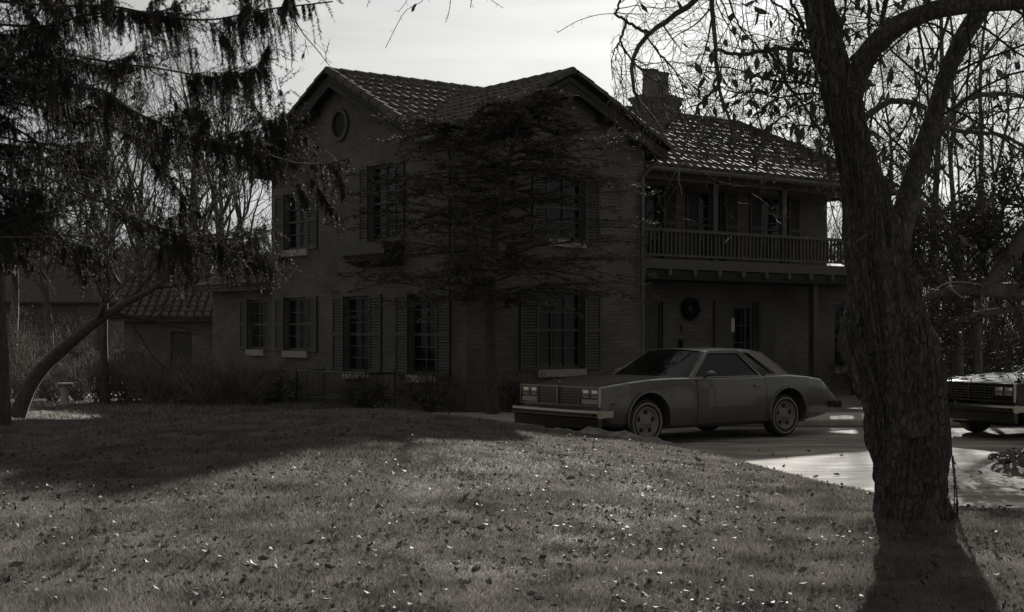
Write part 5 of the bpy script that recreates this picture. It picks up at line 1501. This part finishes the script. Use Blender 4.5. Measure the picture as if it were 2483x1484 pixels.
# ------------------------------------------------------------------ evergreens and shrubs
def leafy_mass(name, c, rad, n, leaf, material, label, cat='shrub', group=None, seed=0, stems=14, parts=('stems', 'foliage'), clump=.5, hollow=.4, tm='twig'):
    global RNG
    old = RNG; RNG = np.random.default_rng(seed+500)
    c = np.array(c, float); rad = np.array(rad, float)
    e = empty(name, (c[0], c[1], c[2]-rad[2]), label, cat, group)
    b = Big(); base = np.array([c[0], c[1], c[2]-rad[2]])
    P = []
    for k in range(stems):
        v = RNG.normal(size=3); v[2] = abs(v[2])*.8 + .2; v /= np.linalg.norm(v)
        end = c + v*rad*RNG.uniform(.7, 1.05); mid = (base + end)/2 + RNG.normal(size=3)*rad*.15
        P.append(smooth_poly([base + RNG.normal(size=3)*np.array([.1, .1, 0])*rad, mid, end], 10, 2))
    P = np.array(P); b.tubes(P, np.broadcast_to(np.linspace(.018, .005, 10), (len(P), 10)), 5)
    P2, R2 = grow(P, np.broadcast_to(np.linspace(.018, .005, 10), (len(P), 10)), 9, float(rad.mean())*.6, K=6, ang=(30, 70), rr=.5, rmin=.003)
    b.tubes(P2, R2, 3)
    if tm != 'twig': P3, R3 = grow(P2, R2, 4, float(rad.mean())*.25, K=5, ang=(30, 70), rr=.6, rmin=.0025); b.tubes(P3, R3, 3)
    b.build(parts[0], M[tm], e)
    # leaves in clumps on the twig ends
    nc = max(8, int(n/45)); v = RNG.normal(size=(nc, 3)); v /= np.linalg.norm(v, axis=1, keepdims=True)
    cc = c + v*rad*(hollow + (1.0-hollow)*RNG.random((nc, 1))**.5)
    cc[:, 2] = np.maximum(cc[:, 2], c[2]-rad[2]*.98)
    tips = P2[:, -1]; cc = np.concatenate([cc, tips[RNG.integers(0, len(tips), nc//2)]])
    pos = cc[RNG.integers(0, len(cc), n)] + RNG.normal(size=(n, 3))*rad.mean()*clump*.22
    lb = Big(); leaves(lb, pos, leaf, .1); lb.build(parts[1], material, e)
    RNG = old
    return e
# foundation planting along the house and the hedge
k = 0
def hpt(a, b, z): return H(a, b, z)
for (a, b, rx, rz, lab) in [(-3.3, 6.6, .7, .42, 'low dark shrub at the left end of the gable wall'), (-3.4, 5.3, .6, .35, 'low dark shrub left of the light well railing'), (-3.6, 1.6, .6, .36, 'low dark shrub under the second tall window'),
                          (-3.0, .2, .7, .42, 'dark shrub at the corner of the house left of the layered evergreen'), (-1.6, -.9, .7, .38, 'dark low shrub behind the layered evergreen'), (-.2, -1.0, .6, .30, 'dark low shrub under the wide shuttered window'),
                          (9.4, .2, .7, .55, 'leafy shrub at the porch post behind the rear of the parked car'), (10.9, .3, .8, .5, 'leafy shrub under the right end window')]:
    p = H(a, b, 0); k += 1
    leafy_mass('shrub', (p[0], p[1], gz(p[0], p[1]) + rz*.95), (rx, rx*.8, rz), 2600, .05, M['shrub'], lab, 'shrub', 'shrubs along the foot of the house', seed=k)
for j, (px, Y, rx, rz) in enumerate([(130, 31, .7, .5), (190, 31, .7, .6), (250, 30.5, .75, .65), (310, 30.5, .8, .62), (370, 30, .8, .6), (430, 30, .8, .55), (490, 29.5, .7, .5), (550, 29.5, .7, .5), (610, 29.5, .6, .45)]):
    x = (px-1241)*Y/F; z = gz(x, Y)
    leafy_mass('hedge_shrub', (x, Y, z+rz*.95), (rx, .7, rz), 700, .04, M['shrub'], 'twiggy half bare hedge shrub, ' + ORD[j] + ' before the outbuilding', 'shrub', 'hedge shrubs before the outbuilding', seed=30+j, stems=26, tm='htwig')
for j, (px, Y, rx, rz) in enumerate([(20, 38, 1.3, 1.5), (110, 42, 1.4, 1.3), (60, 33, .9, .9), (210, 47, 1.5, 1.4), (330, 50, 1.3, 1.5), (440, 46, 1.2, 1.5), (530, 44, 1.2, 1.3)]):
    x = (px-1241)*Y/F; z = gz(x, Y)
    leafy_mass('bare_shrub', (x, Y, z+rz*.95), (rx, .9, rz), 600, .05, M['shrub'], 'tangled bush, ' + ORD[[20, 60, 110, 210, 330, 440, 530].index(px)] + ' of those behind the left hedge', 'shrub', 'tangled bushes behind the left hedge', seed=60+j, stems=34, tm='htwig')
# right: dark broadleaf evergreen with thick low limbs
eb = (at(2560, 1000, 20)[0], 20.0, 0.0)
ev = empty('evergreen_tree', eb, 'dark broadleaf evergreen with thick low limbs behind the right side of the big trunk', 'tree')
b = Big()
bark_tube(b, [(eb[0], 20, -.1), (eb[0]-.05, 20, 1.2), tuple(at(2500, 600, 20)), tuple(at(2540, 420, 20.3)), tuple(at(2560, 250, 20.5))], [.26, .22, .17, .13, .07], 16, .03, 50, .1)
P, R = pr([(2600, 760, 60), (2500, 705, 46), (2440, 706, 42), (2390, 702, 36), (2330, 700, 30), (2265, 715, 22), (2215, 735, 14)], 20, 19)
bark_tube(b, P, R, 12, .02, 51, .06); EV1 = smooth_poly(P, 30)
P, R = pr([(2392, 700, 34), (2420, 660, 38), (2450, 620, 42), (2490, 560, 46), (2560, 480, 50)], 19.6, 20.2)
bark_tube(b, P, R, 12, .02, 52, .06)
P, R = pr([(2520, 745, 22), (2440, 752, 18), (2370, 762, 16), (2310, 780, 13), (2262, 812, 11), (2240, 860, 7)], 20, 18.6)
bark_tube(b, P, R, 10, .01, 53, .06); EV2 = smooth_poly(P, 30)
b.build('trunk', M['bark2'], ev, smooth=True)
b = Big()
Q0 = np.stack([EV1, EV2, smooth_poly([at(2330, 700, 19.3), at(2320, 640, 19.4), at(2290, 580, 19.6), at(2270, 530, 19.8)], 30), smooth_poly([at(2470, 590, 20), at(2430, 560, 20), at(2390, 540, 20.2), at(2340, 520, 20.4)], 30),
               smooth_poly([at(2530, 500, 20), at(2480, 500, 20.5), at(2420, 490, 20.6)], 30), smooth_poly([at(2400, 690, 20), at(2380, 630, 20), at(2400, 570, 20)], 30), smooth_poly([at(2290, 705, 19.4), at(2250, 660, 19.2), at(2225, 600, 19.4)], 30)])
q1, s1 = grow(Q0, np.full((7, 30), .03), 16, .95, K=8, ang=(35, 75), wob=.12, lift=.03, rr=.5, rmin=.006, shrink=.3)
q2, s2 = grow(q1, s1, 5, .45, K=6, ang=(30, 60), wob=.12, lift=.02, rr=.6, rmin=.004)
b.tubes(Q0[2:], np.full((5, 30), .022), 6); b.tubes(q1, s1, 4); b.tubes(q2, s2, 3); b.build('limbs', M['twig'], ev)
b = Big(); pos, _ = along(q2, 13); leaves(b, pos + RNG.normal(size=pos.shape)*.05, .085, .1); pos, _ = along(q1, 10); leaves(b, pos + RNG.normal(size=pos.shape)*.05, .08, .1)
b.build('foliage', M['ever'], ev)
# broken twig on the limb; the light it catches is painted as pale bark
bt_ = empty('broken_twig', tuple(at(2285, 690, 18.6)), 'broken twig, painted pale for the light on it, caught on the low limb of the dark evergreen', 'twig')
b = Big(); ps = [[(2264, 703), (2285, 690), (2302, 685), (2330, 683), (2378, 689)], [(2303, 684), (2306, 700), (2322, 715), (2338, 722), (2352, 719)], [(2302, 685), (2308, 664)]]
Q = np.array([smooth_poly(trace(p, 18.5), 12, 0) for p in ps]); b.tubes(Q, np.linspace(.010, .004, 12)[None].repeat(3, 0), 5); b.build('stem', mat('lit_bark', .22, .8), bt_)

# far woods: brush that reads as one mass
def brush(name, label, xr, yr, n, h, seed):
    r = np.random.default_rng(seed); X = r.uniform(*xr, n); Y = r.uniform(*yr, n); Z = ground_z(X, Y)
    K = 5; P = np.zeros((n, K, 3)); d = np.stack([r.normal(size=n)*.22, r.normal(size=n)*.22, np.ones(n)], 1); hh = h*r.uniform(.4, 1.2, n)*(.5+vnoise(X, Y, 6, seed))
    for k in range(K):
        P[:, k] = np.stack([X, Y, Z], 1) + d*(hh*k/(K-1))[:, None] + r.normal(size=(n, 3))*.08*k
    b = Big(); R = np.linspace(.035, .01, K)[None].repeat(n, 0); b.tubes(P, R, 3)
    global RNG
    old = RNG; RNG = r; P2, R2 = grow(P, R, 5, h*.4, K=4, ang=(20, 55), rr=.5, rmin=.009, lift=.03); RNG = old
    b.tubes(P2, R2, 3)
    return tag(b.build(name, M['twig']), label, 'brush', kind='stuff')
brush('far_brush', 'far leafless brush and woods on the rise behind the left trees', (-75, -6), (75, 150), 5200, 5.0, 1)
brush('far_woodland_brush', 'far leafless brush and woods on the rise behind the right trees', (12, 85), (60, 150), 5200, 5.5, 2)
brush('undergrowth_brush', 'low leafless undergrowth behind the far car', (9, 22), (34, 58), 1100, 1.6, 3)
